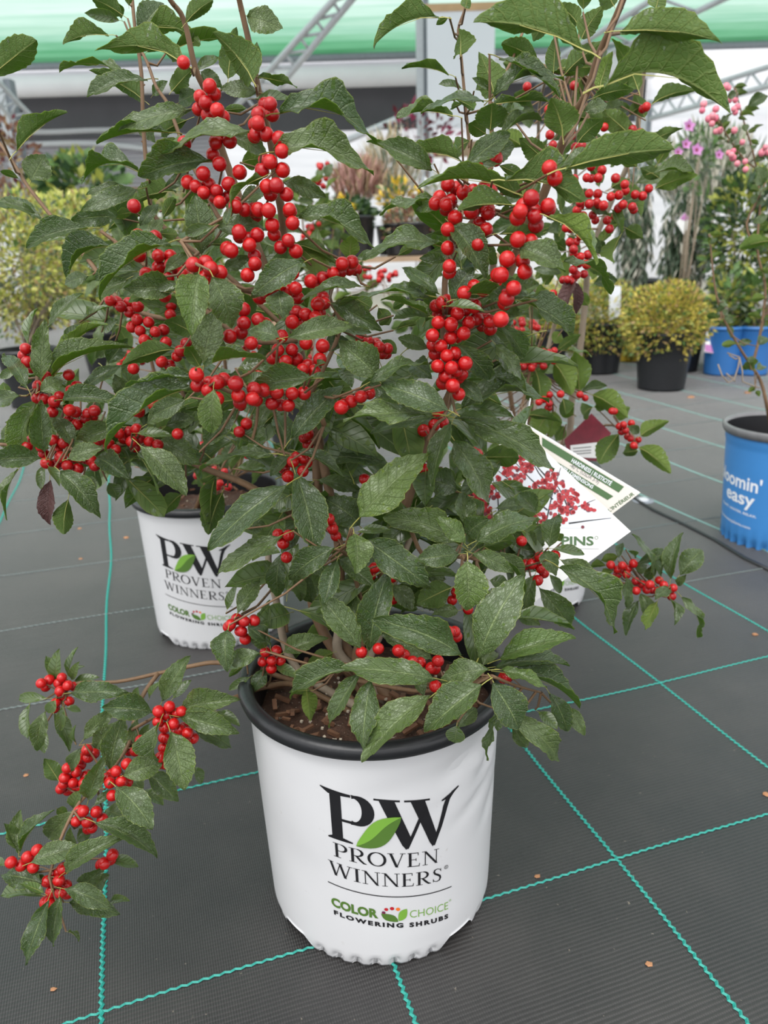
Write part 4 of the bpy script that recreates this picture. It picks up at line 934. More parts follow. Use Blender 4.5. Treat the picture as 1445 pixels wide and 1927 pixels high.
# its tall part
def plain_pot(root, rb, rt, H, mat, rim=None, soil=True, name='pot'):
    mb = MB(); mb.lathe([(.001, .004), (rb * .97, .004), (rb, 0), (rb, .01), (rb + (rt - rb) * .5, H * .5), (rt * .985, H * .88), (rt, H * .89), (rt, H * .93)], 40)
    mb.lathe([(rt * .96, H * .9), (rt * .9, H * .5), (rt * .85, H * .3)], 40)
    p = mb.build(name, M[mat], root)
    mr = MB(); mr.lathe([(rt, H * .93), (rt * 1.035, H * .925), (rt * 1.05, H * .96), (rt * 1.03, H), (rt * .99, H * 1.0), (rt * .96, H * .97), (rt * .95, H * .86)], 40); mr.build('pot_rim', M[rim or mat], p)
    if soil: obj('soil', soil_mesh(rt * .95, H * .87, 4), root)
    return p
S4 = S3
S4.stem([(1062, 830), (1075, 760), (1090, 670), (1102, 560), (1110, 480), (1150, 380), (1190, 290), (1200, 240), (1209, 150), (1226, 75), (1232, 40)], 1.50, 1.02, .0075, .0025, 'bark', root=True)
S4.stem([(1035, 640), (1060, 560), (1080, 400), (1083, 280), (1080, 210), (1081, 130)], 1.55, 1.05, .005, .002, 'bark', root=True)
S4.stem([(1010, 600), (990, 480), (1010, 330), (1015, 200), (1035, 130)], 1.55, 1.1, .005, .002, 'bark', root=True)
S4.stem([(1090, 830), (1140, 800), (1185, 815), (1200, 835)], 1.45, 1.2, .003, .0015, root=True)
S4.stem([(1040, 780), (1020, 720), (1000, 690)], 1.45, 1.2, .003, .0015, root=True)
S4.L(r3, '''745 480 640 240 120 u 95; 830 300 900 200 100 u 96; 850 290 1120 200 50 t 96; 820 560 1035 465 60 u 98; 790 770 980 690 70 u 98; 690 715 555 590 110 u 98; 840 1015 1055 930 90 ub 100; 850 880 930 760 80 ub 102; 830 930 1050 930 40 t 99
640 480 720 420 90 u 100; 700 760 640 640 80 u 100; 740 900 650 830 70 ub 102; 860 960 760 900 70 u 102; 560 860 470 800 80 u 102; 600 1010 700 960 60 u 100; 440 420 390 500 90 ub 104; 330 640 250 560 80 u 104; 500 720 430 650 80 u 104; 700 620 770 560 60 u 102; 160 560 80 500 80 u 104; 180 660 100 620 90 t 104; 320 820 380 760 70 u 104; 760 1060 660 1090 60 t 100''')
S4.L(r6, '''290 865 400 1030 130 ub 118; 430 1030 420 800 110 ub 120; 310 800 430 710 60 u 120; 190 900 230 1090 120 u 118; 340 1060 360 1145 90 u 118; 360 800 500 825 25 tb 119; 500 1040 690 1145 120 ub 119; 440 1020 580 990 40 t 119; 680 140 770 190 80 u 102; 600 40 670 150 40 tb 100
540 280 480 180 60 t 102; 450 40 590 40 30 t 100; 240 440 290 380 60 ub 104; 390 440 345 610 90 td 100 -4; 405 430 420 600 50 td 101; 190 500 270 470 70 ub 106; 330 700 290 760 70 ub 118; 560 60 500 20 60 t 104; 640 110 580 60 60 u 104; 250 160 330 130 60 t 106; 250 60 340 100 70 u 106; 360 260 290 220 70 u 106; 480 560 420 480 60 ub 106; 120 700 180 760 60 ub 120; 60 860 120 900 60 u 120; 130 1010 190 1060 80 u 120; 500 210 560 260 60 t 104''')
S4.L(r9, '''760 170 895 90 80 ub 118; 750 235 925 360 100 ub 118; 745 250 660 270 80 u 118; 640 160 530 320 110 u 119; 690 120 750 160 50 t 117; 500 20 430 60 90 u 124; 620 60 700 20 90 ub 122; 590 30 520 -20 80 u 122; 260 60 180 170 110 ub 122; 300 40 270 180 100 ub 124; 350 120 300 200 70 u 126; 400 60 330 20 80 ub 126''')
S4.B(r3, .97, '152 465 255 585 403 462 265 730 390 730 285 815 410 785 555 680 765 585 785 570 710 690 705 725 755 710 680 750 715 740 155 915 145 915 405 965 465 960 495 962 535 962 500 905 545 915 620 960 665 985 430 1040 475 1040 520 1043 595 1050 635 1050 730 1055 795 1015 775 1055 430 1100 485 1090 520 1095 565 1105 415 1130 655 1110 630 1125 715 1120 680 1030 440 795 280 785 180 840')
S4.B(r6, 1.0, '355 135 380 150 430 185 455 185 380 215 415 215 405 250 395 285 430 300 470 290 405 315 435 325 470 330 405 365 450 380 420 400 395 415 370 415 350 420 385 425 285 498 575 105 585 140 655 20 635 40 715 33 420 50 455 80 500 75 520 100 630 75 560 20 525 10 490 10 440 20')
S4.B(r6, 1.16, '235 810 292 808 265 815 245 840 220 855 283 848 232 878 165 843 185 880 135 880 165 890 100 875 150 860 325 1033 268 1035 235 1070 265 1090 270 1115 457 1057 435 1045 210 1080 612 1132')
S4.B(r9, 1.18, '675 105 710 108 655 145 680 150 705 190 740 200 715 215 690 175 730 235 612 45 265 25 645 125')
for k in range(70):
    x = S3.r.uniform(820, 1010); y = S3.r.uniform(480, 980); a = S3.r.uniform(0, 6.28); l = S3.r.uniform(50, 75)
    S3.L(px, '%f %f %f %f %f %s %f' % (x, y, x + l * math.cos(a), y + l * .8 * math.sin(a), S3.r.uniform(14, 30), 't' if S3.r.random() < .6 else 'u', S3.r.uniform(112, 145)))
for k in range(60):
    x = S3.r.uniform(985, 1215); y = S3.r.uniform(120, 560); a = S3.r.uniform(0, 6.28); l = S3.r.uniform(45, 80)
    if x + y * .25 > 1290: continue
    S3.L(px, '%f %f %f %f %f %s %f' % (x, y, x + l * math.cos(a), y + l * .8 * math.sin(a), S3.r.uniform(14, 34), S3.r.choice(('t', 'u', 'u', 'ub')), S3.r.uniform(100, 132)))
for k in range(9):
    x = S3.r.uniform(840, 1000); y = S3.r.uniform(480, 900)
    for q in range(6): S3.B(px, 1.22, '%f %f' % (x + S3.r.uniform(-16, 16), y + S3.r.uniform(-16, 16)))
S3.build(rightp)

# ================================================================== small shrub seen through the gap in the middle
K0 = Vector((-.28, 2.75, 0))
mid = empty('potted_winterberry', K0)
tag(mid, 'small distant winterberry glimpsed through the gap between the front stems', 'potted shrub', 'potted winterberry shrubs')
plain_pot(mid, .118, .142, .288, 'black_pot')
S5 = Shrub(K0, 15)
for k in range(5): S5.stem([(580 + 12 * k, 620), (575 + 16 * k, 480), (560 + 26 * k, 330 + 20 * (k % 3))], 2.75, 2.6, .006, .0025, root=True)
S5.stem([(630, 640), (680, 560), (720, 520)], 2.7, 2.4, .005, .002, root=True)
for k in range(90):
    if k < 60: x, y = S5.r.uniform(540, 640), S5.r.uniform(330, 520)
    else: x, y = S5.r.uniform(600, 780), S5.r.uniform(490, 640)
    a = S5.r.uniform(0, 6.28); l = S5.r.uniform(28, 44)
    S5.L(px, '%f %f %f %f %f %s %f' % (x, y, x + l * math.cos(a), y + l * .7 * math.sin(a), S5.r.uniform(9, 20), S5.r.choice(('t', 'u', 'ub')), S5.r.uniform(230, 265)))
for x, y in ((610, 318), (600, 345), (600, 395), (590, 425), (580, 445), (690, 512), (725, 518), (710, 520), (740, 515), (660, 505)):
    for q in range(6): S5.B(px, 2.4, '%f %f' % (x + S5.r.uniform(-11, 11), y + S5.r.uniform(-8, 8)), rad=.0085)
S5.build(mid)

# ------------------------------------------------------------------ hanging plant tags
def card(name, pts, mat, thick=.0012):
    """flat card from a front outline (world points), with real thickness away from the viewer"""
    n = (pts[1] - pts[0]).cross(pts[2] - pts[0]).normalized()
    if n.dot(CAM - pts[0]) < 0: n = -n
    k = len(pts); c = sum(pts, Vector()) / k; o = Vector(c)
    vs = [p - o for p in pts] + [p - o - n * thick for p in pts]
    fs = [tuple(range(k)), tuple(range(2 * k - 1, k - 1, -1))] + [(i, (i + 1) % k, k + (i + 1) % k, k + i) for i in range(k)]
    ob = obj(name, mesh(name, vs, fs, mat, smooth=False), None, o); return ob, o, n
def flat(name, polys, plane, mat, parent, o, n, lift=.0004):
    vs = []; fs = []
    for pl in polys:
        b = len(vs); vs += [plane(*q) - o + n * lift for q in pl]; fs.append(tuple(range(b, b + len(pl))))
    return obj(name, mesh(name, vs, fs, mat, smooth=False), parent)
def pxtext(txt, x0, y0, x1, y1, h, bold=0.0):
    L = math.hypot(x1 - x0, y1 - y0); c, s_ = (x1 - x0) / L, (y1 - y0) / L
    return [[(x0 + q[0] * c + q[1] * s_, y0 + q[0] * s_ - q[1] * c) for q in t] for t in font_tris(txt, h, L, 0, 0, bold)]
def plane_of(p0, p1, p2):
    """plane through three (x, y, D) samples -> function pixel -> point on it"""
    a, b, c = at(*p0), at(*p1), at(*p2); n = (b - a).cross(c - a)
    def f(x, y):
        d = FWD + (x - 722.5) / FPX * RIGHT - (y - 963.5) / FPX * UP
        return CAM + d * ((a - CAM).dot(n) / d.dot(n))
    return f
pl = plane_of((974, 800, .955), (1187, 1000, .93), (780, 1000, .945))
tagf, o, n = card('plant_tag', [pl(*q) for q in ((974, 800), (1187, 1000), (982, 1150), (785, 1000))], M['tag_white'])
tag(tagf, 'square white plant tag printed with a photo of red berries', 'plant tag')
flat('tag_photo', [[(974, 812), (1168, 994), (800, 994)]], pl, M['tag_photo'], tagf, o, n, .0003)
rt = random.Random(4); twg = []; dots = []; dots2 = []
def in_photo(x, y): return 830 < y < 992 and abs(x - 976) < (y - 818) * 1.0
for (a, b, c_, d_) in ((1027, 985, 1055, 880), (1045, 930, 990, 850), (1030, 960, 930, 880), (1040, 940, 960, 830 + 30), (1070, 985, 1150, 975), (1050, 970, 1120, 940), (940, 985, 925, 890), (1070, 960, 1040, 900), (900, 985, 935, 900), (1030, 900, 1000, 860)):
    twg += stroke([(a, b), ((a + c_) / 2 + rt.uniform(-5, 5), (b + d_) / 2), (c_, d_)], [3.2, 2.2, 1])
while len(dots) + len(dots2) < 560:
    x, y = rt.uniform(850, 1160), rt.uniform(835, 992)
    if not in_photo(x, y) or noise.noise(Vector((x * .025, y * .025, 0))) < -.15: continue
    (dots if rt.random() < .7 else dots2).append(ellipse(x, y, rt.uniform(3.2, 5), rt.uniform(3.2, 5), 9))
flat('tag_twigs', twg, pl, M['ink'], tagf, o, n, .0005)
flat('tag_berries', dots2, pl, M['tag_red'], tagf, o, n, .0006); flat('tag_berries', dots, pl, M['ink_red'], tagf, o, n, .0008)
flat('tag_lettering', pxtext('PINS', 1056, 1026, 1117, 1026, 17, .03) + [t for t in stroke([(1122 + 3 * math.cos(k * .7), 1012 + 3 * math.sin(k * .7)) for k in range(10)], .8)], pl, M['ink_tag'], tagf, o, n)
flat('tag_rule', stroke([(1010, 1032), (1127, 1033)], .6), pl, M['grey_ink'], tagf, o, n)
pb = plane_of((985, 795, .975), (1205, 927, .955), (900, 1010, .98))
tagb, o, n = card('plant_tag', [pb(*q) for q in ((985, 795), (1205, 927), (1098, 1008), (905, 985))], M['tag_cream'])
tag(tagb, 'cream plant tag with green bands of printed hardiness text behind the photo tag', 'plant tag')
flat('tag_edge', stroke([(990, 800), (1202, 927)], 4), pb, M['tag_white'], tagb, o, n, .0002)
flat('tag_band', [[(1020, 823), (1174, 916), (1164, 927), (1020, 839)]], pb, M['ink_tag'], tagb, o, n)
flat('tag_band', [[(1020, 852), (1154, 934), (1143, 941), (1020, 866)]], pb, M['ink_tag'], tagb, o, n)
flat('tag_lettering', pxtext('HARDINESS | RUSTICITÉ', 1074, 869, 1148, 914, 8, .02), pb, M['white_ink'], tagb, o, n, .0008)
flat('tag_lettering', pxtext('SIZE | DIMENSIONS', 1052, 881, 1114, 920, 7, .02), pb, M['white_ink'], tagb, o, n, .0008)
flat('tag_lettering', pxtext('-40°C (USDA 3-9)', 1071, 878, 1125, 911, 8), pb, M['grey_ink'], tagb, o, n)
flat('tag_lettering', pxtext("L'INTÉRIEUR", 1147, 964, 1194, 931, 7, .02), pb, M['ink_tag'], tagb, o, n)
mb = MB(); q0 = at(955, 765, .93); mb.tube([at(974, 806, .954) - q0, at(962, 775, .94) - q0, at(950, 770, .93) - q0, at(975, 795, .95) - q0, at(990, 800, .97) - q0, at(998, 750, .95) - q0], .0009, 6)
sg = mb.build('tag_string', M['string'], None, q0); tag(sg, 'thin white string holding the plant tags on a twig', 'string')
pr = plane_of((1113, 778, 1.32), (1062, 828, 1.33), (1150, 815, 1.33))
tagr, o, n = card('plant_tag', [pr(*q) for q in ((1062, 828), (1113, 778), (1150, 815), (1124, 868), (1070, 864))], M['tag_red'])
tag(tagr, 'crimson plant tag with a small white text box hanging behind the cream tag', 'plant tag')
flat('tag_text_box', [[(1073, 838), (1126, 832), (1122, 862), (1074, 860)]], pr, M['tag_white'], tagr, o, n)
flat('tag_lines', [[(1078, y), (1112, y - 3), (1112, y - 1.5), (1078, y + 1.5)] for y in (843, 849, 854)], pr, M['grey_ink'], tagr, o, n, .0008)

# ------------------------------------------------------------------ background plants
def depth(p): return (Vector(p) - CAM).dot(FWD)
def blade(mb, p, a, n_, L, w, m):
    s_ = a.cross(n_).normalized(); q = p + a * L * .5 + n_ * L * .08
    mb.add([p, q + s_ * w, p + a * L, q - s_ * w, q - n_ * L * .03], [(0, 1, 4), (1, 2, 4), (2, 3, 4), (3, 0, 4)], m)
def bush(name, label, cat, x, y, rx, ry, D, n_, leaf, mats, base=None, pot=None, stems=6, aspect=.45, style='leaf', seed=1, shell=.55, group=None, floor_z=0.0, stemmat='bark'):
    rn = random.Random(seed); c = at(x, y, D); k = D / FPX; R1, R2 = rx * k, ry * k
    g = Vector(base) if base is not None else Vector((c.x, c.y, floor_z))
    root = empty(name, g); tag(root, label, cat, group)
    top = g.z
    if pot: plain_pot(root, *pot); top = g.z + pot[2] * .86
    mb = MB()
    for i in range(n_):
        while True:
            v = Vector((rn.uniform(-1, 1), rn.uniform(-1, 1), rn.uniform(-1, 1)))
            if shell * rn.random() < v.length <= 1: break
        lump = 1 + .22 * noise.noise(v * 2.2 + Vector((seed * 7, 0, 0)))
        p = c + Vector((v.x * R1, v.y * R1 * .8, v.z * R2)) * lump - g
        if style == 'leaf': a = (v.normalized() + Vector((rn.uniform(-1, 1), rn.uniform(-1, 1), rn.uniform(-.6, .9))) * .9).normalized()
        elif style == 'weep': a = Vector((rn.uniform(-.5, .5), rn.uniform(-.5, .5), -1)).normalized()
        else: a = Vector((v.x * .5 + rn.uniform(-.25, .25), rn.uniform(-.3, .3), 1)).normalized()
        nn = a.orthogonal().normalized(); nn = (Matrix.Rotation(rn.uniform(0, 6.28), 3, a) @ nn)
        if nn.z < 0 and style == 'leaf' and rn.random() < .7: nn = -nn
        l = leaf * rn.uniform(.7, 1.3)
        blade(mb, p, a, nn, l, l * aspect * .5, rn.choices(range(len(mats)), [1.0 / (1 + .5 * q) for q in range(len(mats))])[0])
    fo = tag(mb.build('foliage', [M[m] for m in mats], root, smooth=False), kind='stuff')
    for i in range(stems):
        e = c + Vector((rn.uniform(-.7, .7) * R1, rn.uniform(-.5, .5) * R1, rn.uniform(-.3, .7) * R2)) - g
        b0 = Vector((rn.uniform(-.03, .03), rn.uniform(-.03, .03), top - g.z)); m1 = b0.lerp(e, .5) + Vector((rn.uniform(-.02, .02), 0, .02))
        sb = MB(); sb.tube([b0, m1, e], [.006, .004, .002], 5); sb.build('stem', M[stemmat], root)
    return root
def fmat(key, col, rough=.5, tr=.25):
    t = NT(key + '_leaf'); c = t.coord(); nn = t.noise(c, 14, 2)
    cc = t.mix(nn, tuple(x * .65 for x in col), tuple(min(1, x * 1.35) for x in col)); t.set(Base_Color=cc, Roughness=rough)
    b = t.n('BsdfTranslucent'); t.l(cc, b.inputs[0]); ms = t.n('MixShader'); ms.inputs[0].default_value = tr
    t.l(t.p.outputs[0], ms.inputs[1]); t.l(b.outputs[0], ms.inputs[2]); t.l(ms.outputs[0], t.out.inputs[0]); M[key] = t.mat
for key, col in (('gold', (.60, .50, .10)), ('goldgreen', (.38, .40, .08)), ('tan', (.36, .24, .10)), ('lime', (.45, .48, .09)), ('midgreen', (.10, .19, .05)), ('deepgreen', (.035, .075, .03)), ('conifer', (.06, .10, .055)),
                 ('palefeather', (.60, .57, .48)), ('burgundy', (.10, .012, .02)), ('pinkgrass', (.52, .30, .26)), ('straw', (.48, .38, .22)), ('rust', (.26, .12, .08)), ('yellow', (.78, .50, .04)), ('yellowpale', (.62, .60, .20)), ('greygreen', (.16, .20, .14)), ('mauve', (.55, .22, .50)), ('pink', (.72, .20, .30)), ('magenta', (.22, .02, .06))): fmat(key, col)

BP = (.112, .140, .285, 'black_pot')
def potted(name, label, cat, bx, by, fx, fy, rx, ry, n_, leaf, mats, pot=BP, **kw):
    b = atG(bx, by); b.y += pot[0]; D = depth((b.x, b.y, .35))
    return bush(name, label, cat, fx, fy, rx, ry, D, n_, leaf, mats, base=b, pot=pot, **kw)
GG = 'golden shrubs in black pots'
potted('golden_shrub', 'dense golden shrub in a black pot standing clear on the right', 'potted shrub', 1258, 738, 1255, 605, 80, 74, 6500, .024, ('gold', 'goldgreen', 'tan', 'midgreen'), group=GG, seed=2)
potted('golden_shrub', 'golden shrub with a pale blue tag behind the grey winterberry trunk', 'potted shrub', 1135, 706, 1122, 600, 74, 78, 6000, .024, ('goldgreen', 'gold', 'midgreen', 'tan'), group=GG, seed=3)
potted('golden_shrub', 'golden shrub mostly hidden behind the right winterberry stems', 'potted shrub', 1025, 722, 1000, 600, 66, 72, 5000, .024, ('goldgreen', 'gold', 'midgreen'), group=GG, seed=4)
a = at(1155, 570, depth(atG(1135, 706)) - .16)
ob, o, n = card('plant_tag', [a + Vector(q) for q in ((-.03, 0, .09), (.035, .01, .085), (.04, 0, -.07), (-.02, 0, -.09))], M['tag_photo']); tag(ob, 'pale blue plant tag stuck in the golden shrub behind the trunk', 'plant tag')
potted('small_perennial', 'little green plant in a yellow square pot between the golden shrubs', 'potted plant', 1186, 682, 1186, 635, 20, 32, 220, .05, ('midgreen', 'goldgreen'), pot=(.055, .065, .09, 'yellow'), seed=5, stems=3)
for (bx, lab, sd) in ((1367, 'blue pot with a white and pink tag beside the golden shrub', 6), (1425, 'blue pot half hidden at the right edge behind the bare twigs', 7)):
    potted('blue_potted_shrub', lab, 'potted shrub', bx, 708, bx + 5, 570, 38, 55, 300, .06, ('midgreen', 'goldgreen', 'greygreen'), pot=(.085, .10, .26, 'deep_blue'), seed=sd, group='small blue pots at the back')
D_ = depth(atG(1350, 708)) - .02; pt = plane_of((1330, 630, D_), (1370, 630, D_), (1330, 670, D_))
ob, o, n = card('plant_tag', [pt(*q) for q in ((1330, 624), (1368, 632), (1362, 668), (1325, 662))], M['tag_white']); tag(ob, 'white plant tag with blue stripe and pink picture on the blue pot', 'plant tag')
flat('tag_band', [[(1329, 632), (1366, 639), (1365, 646), (1328, 640)]], pt, M['blue_pot'], ob, o, n, .001); flat('tag_photo', [[(1327, 648), (1345, 650), (1342, 664), (1326, 661)]], pt, M['mauve'], ob, o, n, .001)

bush('weeping_conifer', 'dark green weeping conifer hanging behind the golden shrub', 'conifer', 1288, 455, 46, 105, 4.6, 1500, .075, ('conifer', 'deepgreen', 'palefeather', 'greygreen'), style='weep', aspect=.22, seed=8, pot=BP, shell=.2)
bush('weeping_conifer', 'slim grey green conifer beside the pale right post', 'conifer', 1195, 430, 34, 120, 5.2, 1300, .08, ('conifer', 'greygreen', 'palefeather'), style='weep', aspect=.22, seed=9, pot=BP, shell=.2)
bush('weeping_conifer', 'green conifer at the right edge behind the pink berried shrub', 'conifer', 1400, 440, 70, 120, 4.2, 1500, .06, ('midgreen', 'conifer', 'goldgreen', 'lime', 'deepgreen'), aspect=.4, seed=10, pot=BP)
bush('plume_grass', 'pale feathery plume grass below the right truss', 'grass', 1330, 330, 95, 75, 5.4, 1500, .12, ('palefeather', 'greygreen', 'midgreen', 'palefeather'), style='up', aspect=.16, seed=11, pot=BP)
o_ = at(1205, 505, 6.4); e_ = empty('nursery_pot', (o_.x, o_.y, 0)); plain_pot(e_, .14, .16, .40, 'black_pot'); tag(e_, 'dark pot on the floor under the slim conifer', 'pot')
ob, o, n = card('plant_tag', [at(x, y, 4.35) for x, y in ((1272, 418), (1288, 400), (1302, 416), (1286, 441))], M['tag_white']); tag(ob, 'small white diamond tag hanging in the weeping conifer', 'plant tag')
flat('tag_photo', [[(1279, 412), (1288, 401), (1297, 411), (1290, 416)]], lambda x, y: at(x, y, 4.35), M['mauve'], ob, o, n, .002)
# rose of sharon: tall stems with mauve flowers
rs = bush('rose_of_sharon', 'tall shrub with mauve trumpet flowers behind the pink berries', 'flowering shrub', 1310, 300, 40, 60, 4.0, 160, .05, ('midgreen', 'greygreen'), seed=12, pot=BP)
def flower(root, p, r, mats, nrm, seed):
    rn = random.Random(seed); mb = MB(); a = nrm.orthogonal().normalized(); b = nrm.cross(a)
    for k in range(5):
        t0 = 2 * math.pi * k / 5; d = math.cos(t0) * a + math.sin(t0) * b; s_ = nrm.cross(d)
        mb.add([p, p + d * r * .5 + s_ * r * .42 + nrm * r * .25, p + d * r + nrm * r * .4, p + d * r * .5 - s_ * r * .42 + nrm * r * .25], [(0, 1, 2), (0, 2, 3)], 0)
    mb.add([p + nrm * r * .02 + (math.cos(q) * a + math.sin(q) * b) * r * .28 + nrm * r * .17 for q in (0, 1.05, 2.1, 3.14, 4.2, 5.2)], [(0, 1, 2, 3, 4, 5)], 1)
    return mb.build('flower', [M[m] for m in mats], root, smooth=False)
for k, (x, y, r) in enumerate(((1295, 238, .034), (1310, 283, .034), (1290, 272, .028), (1275, 287, .026), (1352, 292, .026))):
    flower(rs, at(x, y, 3.8) - rs.location, r, ('mauve', 'magenta'), Vector((.1, -1, .3)).normalized(), k)
# bench in the middle distance with its plants
cz = at(700, 482, 5.2).z; xa, xb = at(500, 480, 5.2).x, at(960, 480, 5.2).x; by_ = at(700, 480, 5.2).y
bn = empty('display_bench', ((xa + xb) / 2, by_, 0))
for k in range(7):
    mk = MB(); mk.box((0, -.36 + .12 * k, cz - .02), (xb - xa, .10, .03)); mk.build('slat', M['wood'], bn, smooth=False)
for sx in (-1, 1):
    for sy in (-1, 1):
        mk = MB(); mk.box((sx * (xb - xa) * .46, sy * .33, (cz - .035) / 2), (.05, .05, cz - .035)); mk.build('leg', M['wood'], bn, smooth=False)
tag(bn, 'slatted wooden display bench behind the front shrubs', 'bench')
def onbench(name, label, cat, x, y, rx, ry, n_, leaf, mats, dY=0, **kw):
    c = at(x, y, 5.2); return bush(name, label, cat, x, y, rx, ry, 5.2 + dY, n_, leaf, mats, base=(c.x, by_ + dY, cz), **kw)
onbench('potted_shrub', 'dark green mound in a large black pot in the middle distance', 'potted shrub', 660, 405, 44, 26, 500, .06, ('deepgreen', 'midgreen'), seed=21, pot=(.13, .155, .25, 'black_pot'), dY=-.2)
onbench('pink_grass', 'fluffy pink grass in the middle distance above the black pot', 'grass', 672, 350, 46, 36, 700, .11, ('pinkgrass', 'straw', 'rust'), style='up', aspect=.14, seed=22, dY=.12, pot=(.09, .11, .2, 'black_pot'))
onbench('straw_grass', 'tall straw coloured grass left of the steel post', 'grass', 735, 330, 50, 60, 700, .13, ('straw', 'palefeather', 'greygreen'), style='up', aspect=.10, seed=23, dY=.30, pot=(.09, .11, .2, 'black_pot'))
onbench('yellow_flowers', 'yellow daisies beside the steel post in the middle distance', 'flowers', 750, 375, 34, 30, 220, .06, ('yellow', 'midgreen', 'straw', 'greygreen'), seed=24, pot=(.09, .11, .2, 'black_pot'), dY=-.1)
onbench('brown_shrub', 'brown and grey twiggy shrub right of the black pot', 'potted shrub', 775, 425, 52, 38, 700, .05, ('rust', 'straw', 'greygreen', 'midgreen'), seed=25, pot=(.1, .12, .2, 'black_pot'), dY=-.15)
onbench('yellow_flowers', 'yellow flowers at the foot of the small distant winterberry', 'flowers', 640, 392, 22, 12, 120, .05, ('yellow', 'goldgreen'), seed=26, pot=(.08, .09, .12, 'black_pot'), dY=-.3)
onbench('white_flowers', 'white frothy flowers behind the right berry clusters', 'flowers', 830, 370, 40, 36, 500, .045, ('palefeather', 'white_ink', 'midgreen'), seed=27, pot=(.09, .11, .2, 'black_pot'))
bush('burgundy_shrub', 'thin burgundy leaved shrub in front of the steel post', 'shrub', 790, 255, 75, 50, 6.4, 170, .075, ('burgundy', 'burgundy', 'magenta'), seed=28, pot=BP, shell=.1, stemmat='twig')
# left side
LG = 'variegated shrubs on the left'
potted('variegated_shrub', 'twiggy yellow variegated shrub at the far left edge', 'potted shrub', 50, 770, 45, 500, 120, 125, 5200, .032, ('lime', 'yellowpale', 'greygreen', 'tan', 'midgreen'), seed=31, group=LG, stems=16, shell=.35)
potted('variegated_shrub', 'yellow variegated shrub behind the upper left winterberry twigs', 'potted shrub', 195, 716, 165, 485, 115, 115, 5200, .042, ('lime', 'midgreen', 'yellowpale', 'greygreen', 'tan'), seed=32, group=LG, stems=14, shell=.35)
potted('variegated_shrub', 'dim yellow green shrub between the left winterberry stems', 'potted shrub', 330, 690, 335, 495, 85, 125, 3000, .05, ('midgreen', 'goldgreen', 'greygreen', 'lime'), seed=33, group=LG, stems=10)
bush('green_shrub', 'fresh green leafy shrub below the lilac wall panel', 'shrub', 150, 350, 80, 48, 6.2, 460, .11, ('midgreen', 'goldgreen', 'deepgreen'), seed=34, pot=BP, aspect=.6)
bush('rust_shrub', 'sparse rusty red shrub at the left edge by the steel post', 'shrub', 25, 310, 50, 80, 7.4, 320, .09, ('rust', 'burgundy', 'tan'), seed=35, pot=BP, stems=10)
bush('yellow_flowers', 'pale yellow flower heads below the green leafy shrub', 'flowers', 150, 395, 110, 26, 5.2, 700, .055, ('yellowpale', 'lime', 'goldgreen'), seed=36, pot=BP)

# ------------------------------------------------------------------ blue lettered pot with pink berried shrub
B0 = Vector((.965, 1.775, 0))
bl = empty('potted_snowberry', B0); tag(bl, 'blue lettered pot at the right edge with a thin pink berried shrub', 'potted shrub')
bp = dict(rb=.116, rt=.132, H=.285)
mb = MB(); nseg = 120; vs = []; zs = [0, .006, .012, .02, .03, .06, .12, .18, .235, .245, .25, .262, .27]
for z in zs:
    for k in range(nseg):
        th = 2 * math.pi * k / nseg; r = bp['rb'] + (bp['rt'] - bp['rb']) * z / bp['H'] + (.0015 if z > .246 else 0)
        if z < .021 and k % 4 in (0, 1): r -= .012 * (1 - z / .021) ** .5
        vs.append((r * math.sin(th), -r * math.cos(th), z))
mb.add(vs, [(j * nseg + k, j * nseg + (k + 1) % nseg, (j + 1) * nseg + (k + 1) % nseg, (j + 1) * nseg + k) for j in range(len(zs) - 1) for k in range(nseg)])
mb.lathe([(.115, .03), (.001, .03)], 40)
bpo = mb.build('pot', M['blue_pot'], bl)
mr = MB(); H = bp['H']; mr.lathe([(.131, H - .02), (.137, H - .018), (.141, H - .01), (.1415, H - .002), (.1385, H + .003), (.134, H + .002), (.131, H - .006)], 80); mi = MB(); mi.lathe([(.131, H - .006), (.128, H - .05), (.124, H - .09)], 60); mi.build('pot_lining', M['black_pot'], bpo); mr.build('pot_rim', M['grey_rim'], bpo)
obj('soil', soil_mesh(.125, .225, 9), bl)
brf = lambda th, z: bp['rb'] + (bp['rt'] - bp['rb']) * z / bp['H']
for polys in (font_tris("bloomin'", 34, 150, -75, 146, .02), font_tris('easy', 34, 92, -30, 108, .02), font_tris('PLANT, WATER, RELAX.', 6, 120, -50, 84, .02), font_tris('bloomineasyplants.com', 7, 120, -62, 52, .01)):
    obj('printed_lettering', wrap_mesh('printed_lettering', polys, M['white_ink'], -77, brf, shear=-.06, lift=.0006), bpo)
SB = Shrub(B0, 21)
SB.base = B0
SB.stem([(1444, 770), (1432, 720), (1415, 690), (1395, 660), (1362, 600), (1345, 540), (1335, 440)], 1.72, 1.60, .0045, .0016, root=True)
SB.stem([(1415, 690), (1432, 620), (1440, 540), (1425, 470), (1430, 380), (1420, 300), (1400, 230), (1383, 165)], 1.7, 1.6, .0035, .0014)
SB.stem([(1425, 470), (1405, 420), (1440, 340), (1400, 300), (1365, 250), (1350, 215)], 1.66, 1.6, .0028, .0012)
SB.stem([(1432, 620), (1470, 500), (1480, 380), (1450, 280)], 1.7, 1.6, .0028, .0012)
rq = random.Random(77)
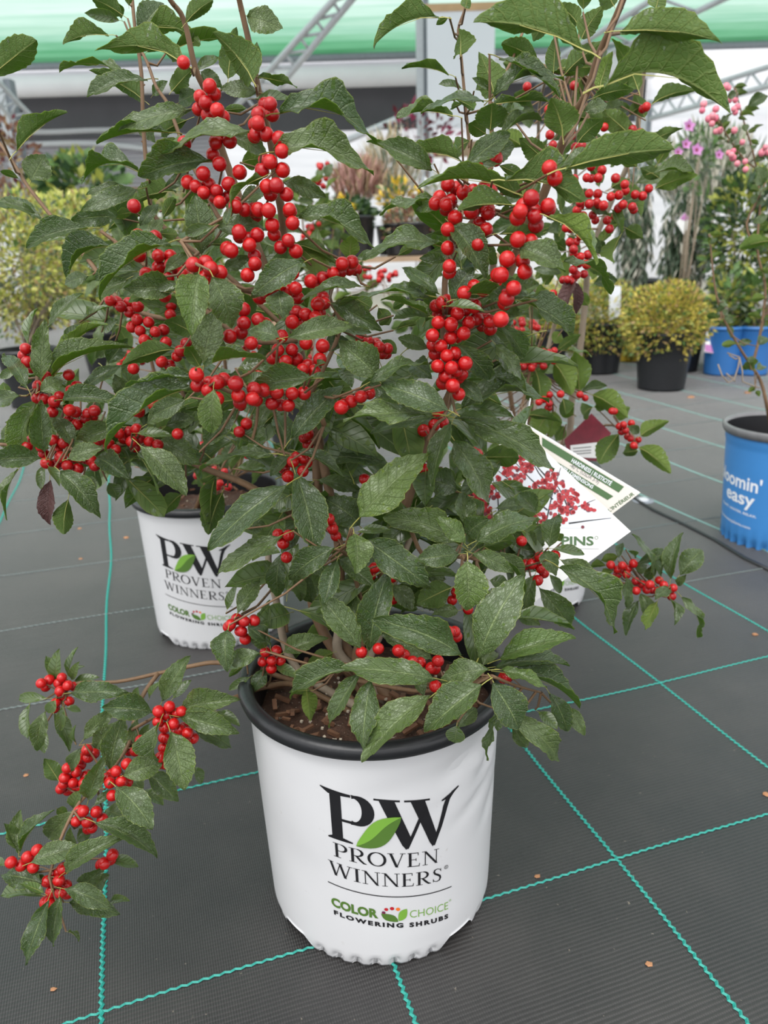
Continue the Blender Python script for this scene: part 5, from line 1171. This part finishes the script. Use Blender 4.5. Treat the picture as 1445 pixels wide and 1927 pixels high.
for k in range(85):
    Q = rq.choice(SB.stems)[0]; p = Q[rq.randrange(len(Q) // 5, len(Q))]
    d = (p - CAM); D = d.dot(FWD); x = 722.5 + d.dot(RIGHT) / D * FPX; y = 963.5 - d.dot(UP) / D * FPX
    if y > 700: continue
    l = rq.uniform(16, 34) if y > 380 else rq.uniform(14, 24); a = rq.uniform(0, 6.28)
    SB.L(px, '%f %f %f %f %f %s %f' % (x, y, x + l * math.cos(a), y + l * .6 * math.sin(a), rq.uniform(8, 18), rq.choice(('t', 't', 'u', 'ub')), D * 100 + rq.uniform(-4, 4)))
SB.L((1180, 130, 5.453), '1400 1180 1310 1010 170 t 130; 1240 370 1450 260 120 t 135; 1450 1500 1300 1570 90 t 135; 1480 1760 1140 1840 150 ub 132; 1100 180 1230 165 50 u 160; 1140 250 1220 230 60 u 160; 1200 400 1340 400 70 u 160; 1140 500 1220 510 40 u 160; 1250 650 1390 570 60 u 160; 1010 720 900 720 40 u 160; 980 560 1060 460 50 u 160')
mb = MB()
for pts in (((890, 1330), (930, 1440), (990, 1510), (1050, 1480), (1090, 1350), (1100, 1260), (980, 1220)), ((1100, 1260), (1130, 1400), (1130, 1500), (1250, 1550), (1300, 1560)), ((1000, 1240), (1060, 1280), (1100, 1270)), ((970, 1420), (1020, 1460), (1060, 1500))):
    mb.tube([at(1180 + x / 5.208, 430 + y / 5.208, 1.66) - B0 for x, y in pts], .0016, 5)
mb.build('dry_twigs', M['bark'], bl)['kind'] = 'stuff'
SB.L((1180, 430, 5.208), '1250 1560 1190 1600 50 ub 165; 1260 1590 1300 1640 50 ub 165; 1260 1380 1370 1330 90 t 165; 1290 1140 1380 1060 110 t 150; 900 880 780 850 70 u 162; 960 700 1080 570 60 u 160; 1080 860 1010 900 60 u 162')
SB.build(bl)
pk = bpy.data.meshes.new('pink_berry'); pk = BERRY['r'].copy(); pk.materials.clear(); pk.materials.append(berry_mat('pink_berry_skin', (.72, .16, .24), (.80, .30, .34)))
vq = list(map(float, '785 360 770 425 910 410 875 480 905 505 870 560 835 510 910 640 950 630 1110 320 1050 320 1095 410 1110 445 1130 390 1100 630 1180 750 1070 880 1090 840 1040 860 1085 910 1215 1030 1400 840 1380 860 1015 180 1040 195 1130 970 1210 950 1420 800 1440 860'.split()))
for i in range(0, len(vq), 2):
    o_ = bpy.data.objects.new('berry', pk); link(o_, bl); p = at(1180 + vq[i] / 5.453, 130 + vq[i + 1] / 5.453, 1.59 + rq.uniform(-.01, .01)); r = rq.uniform(.0055, .0075)
    o_.location = p - B0; o_.scale = (r, r, r * 1.1); o_['label'] = 'pink berry'
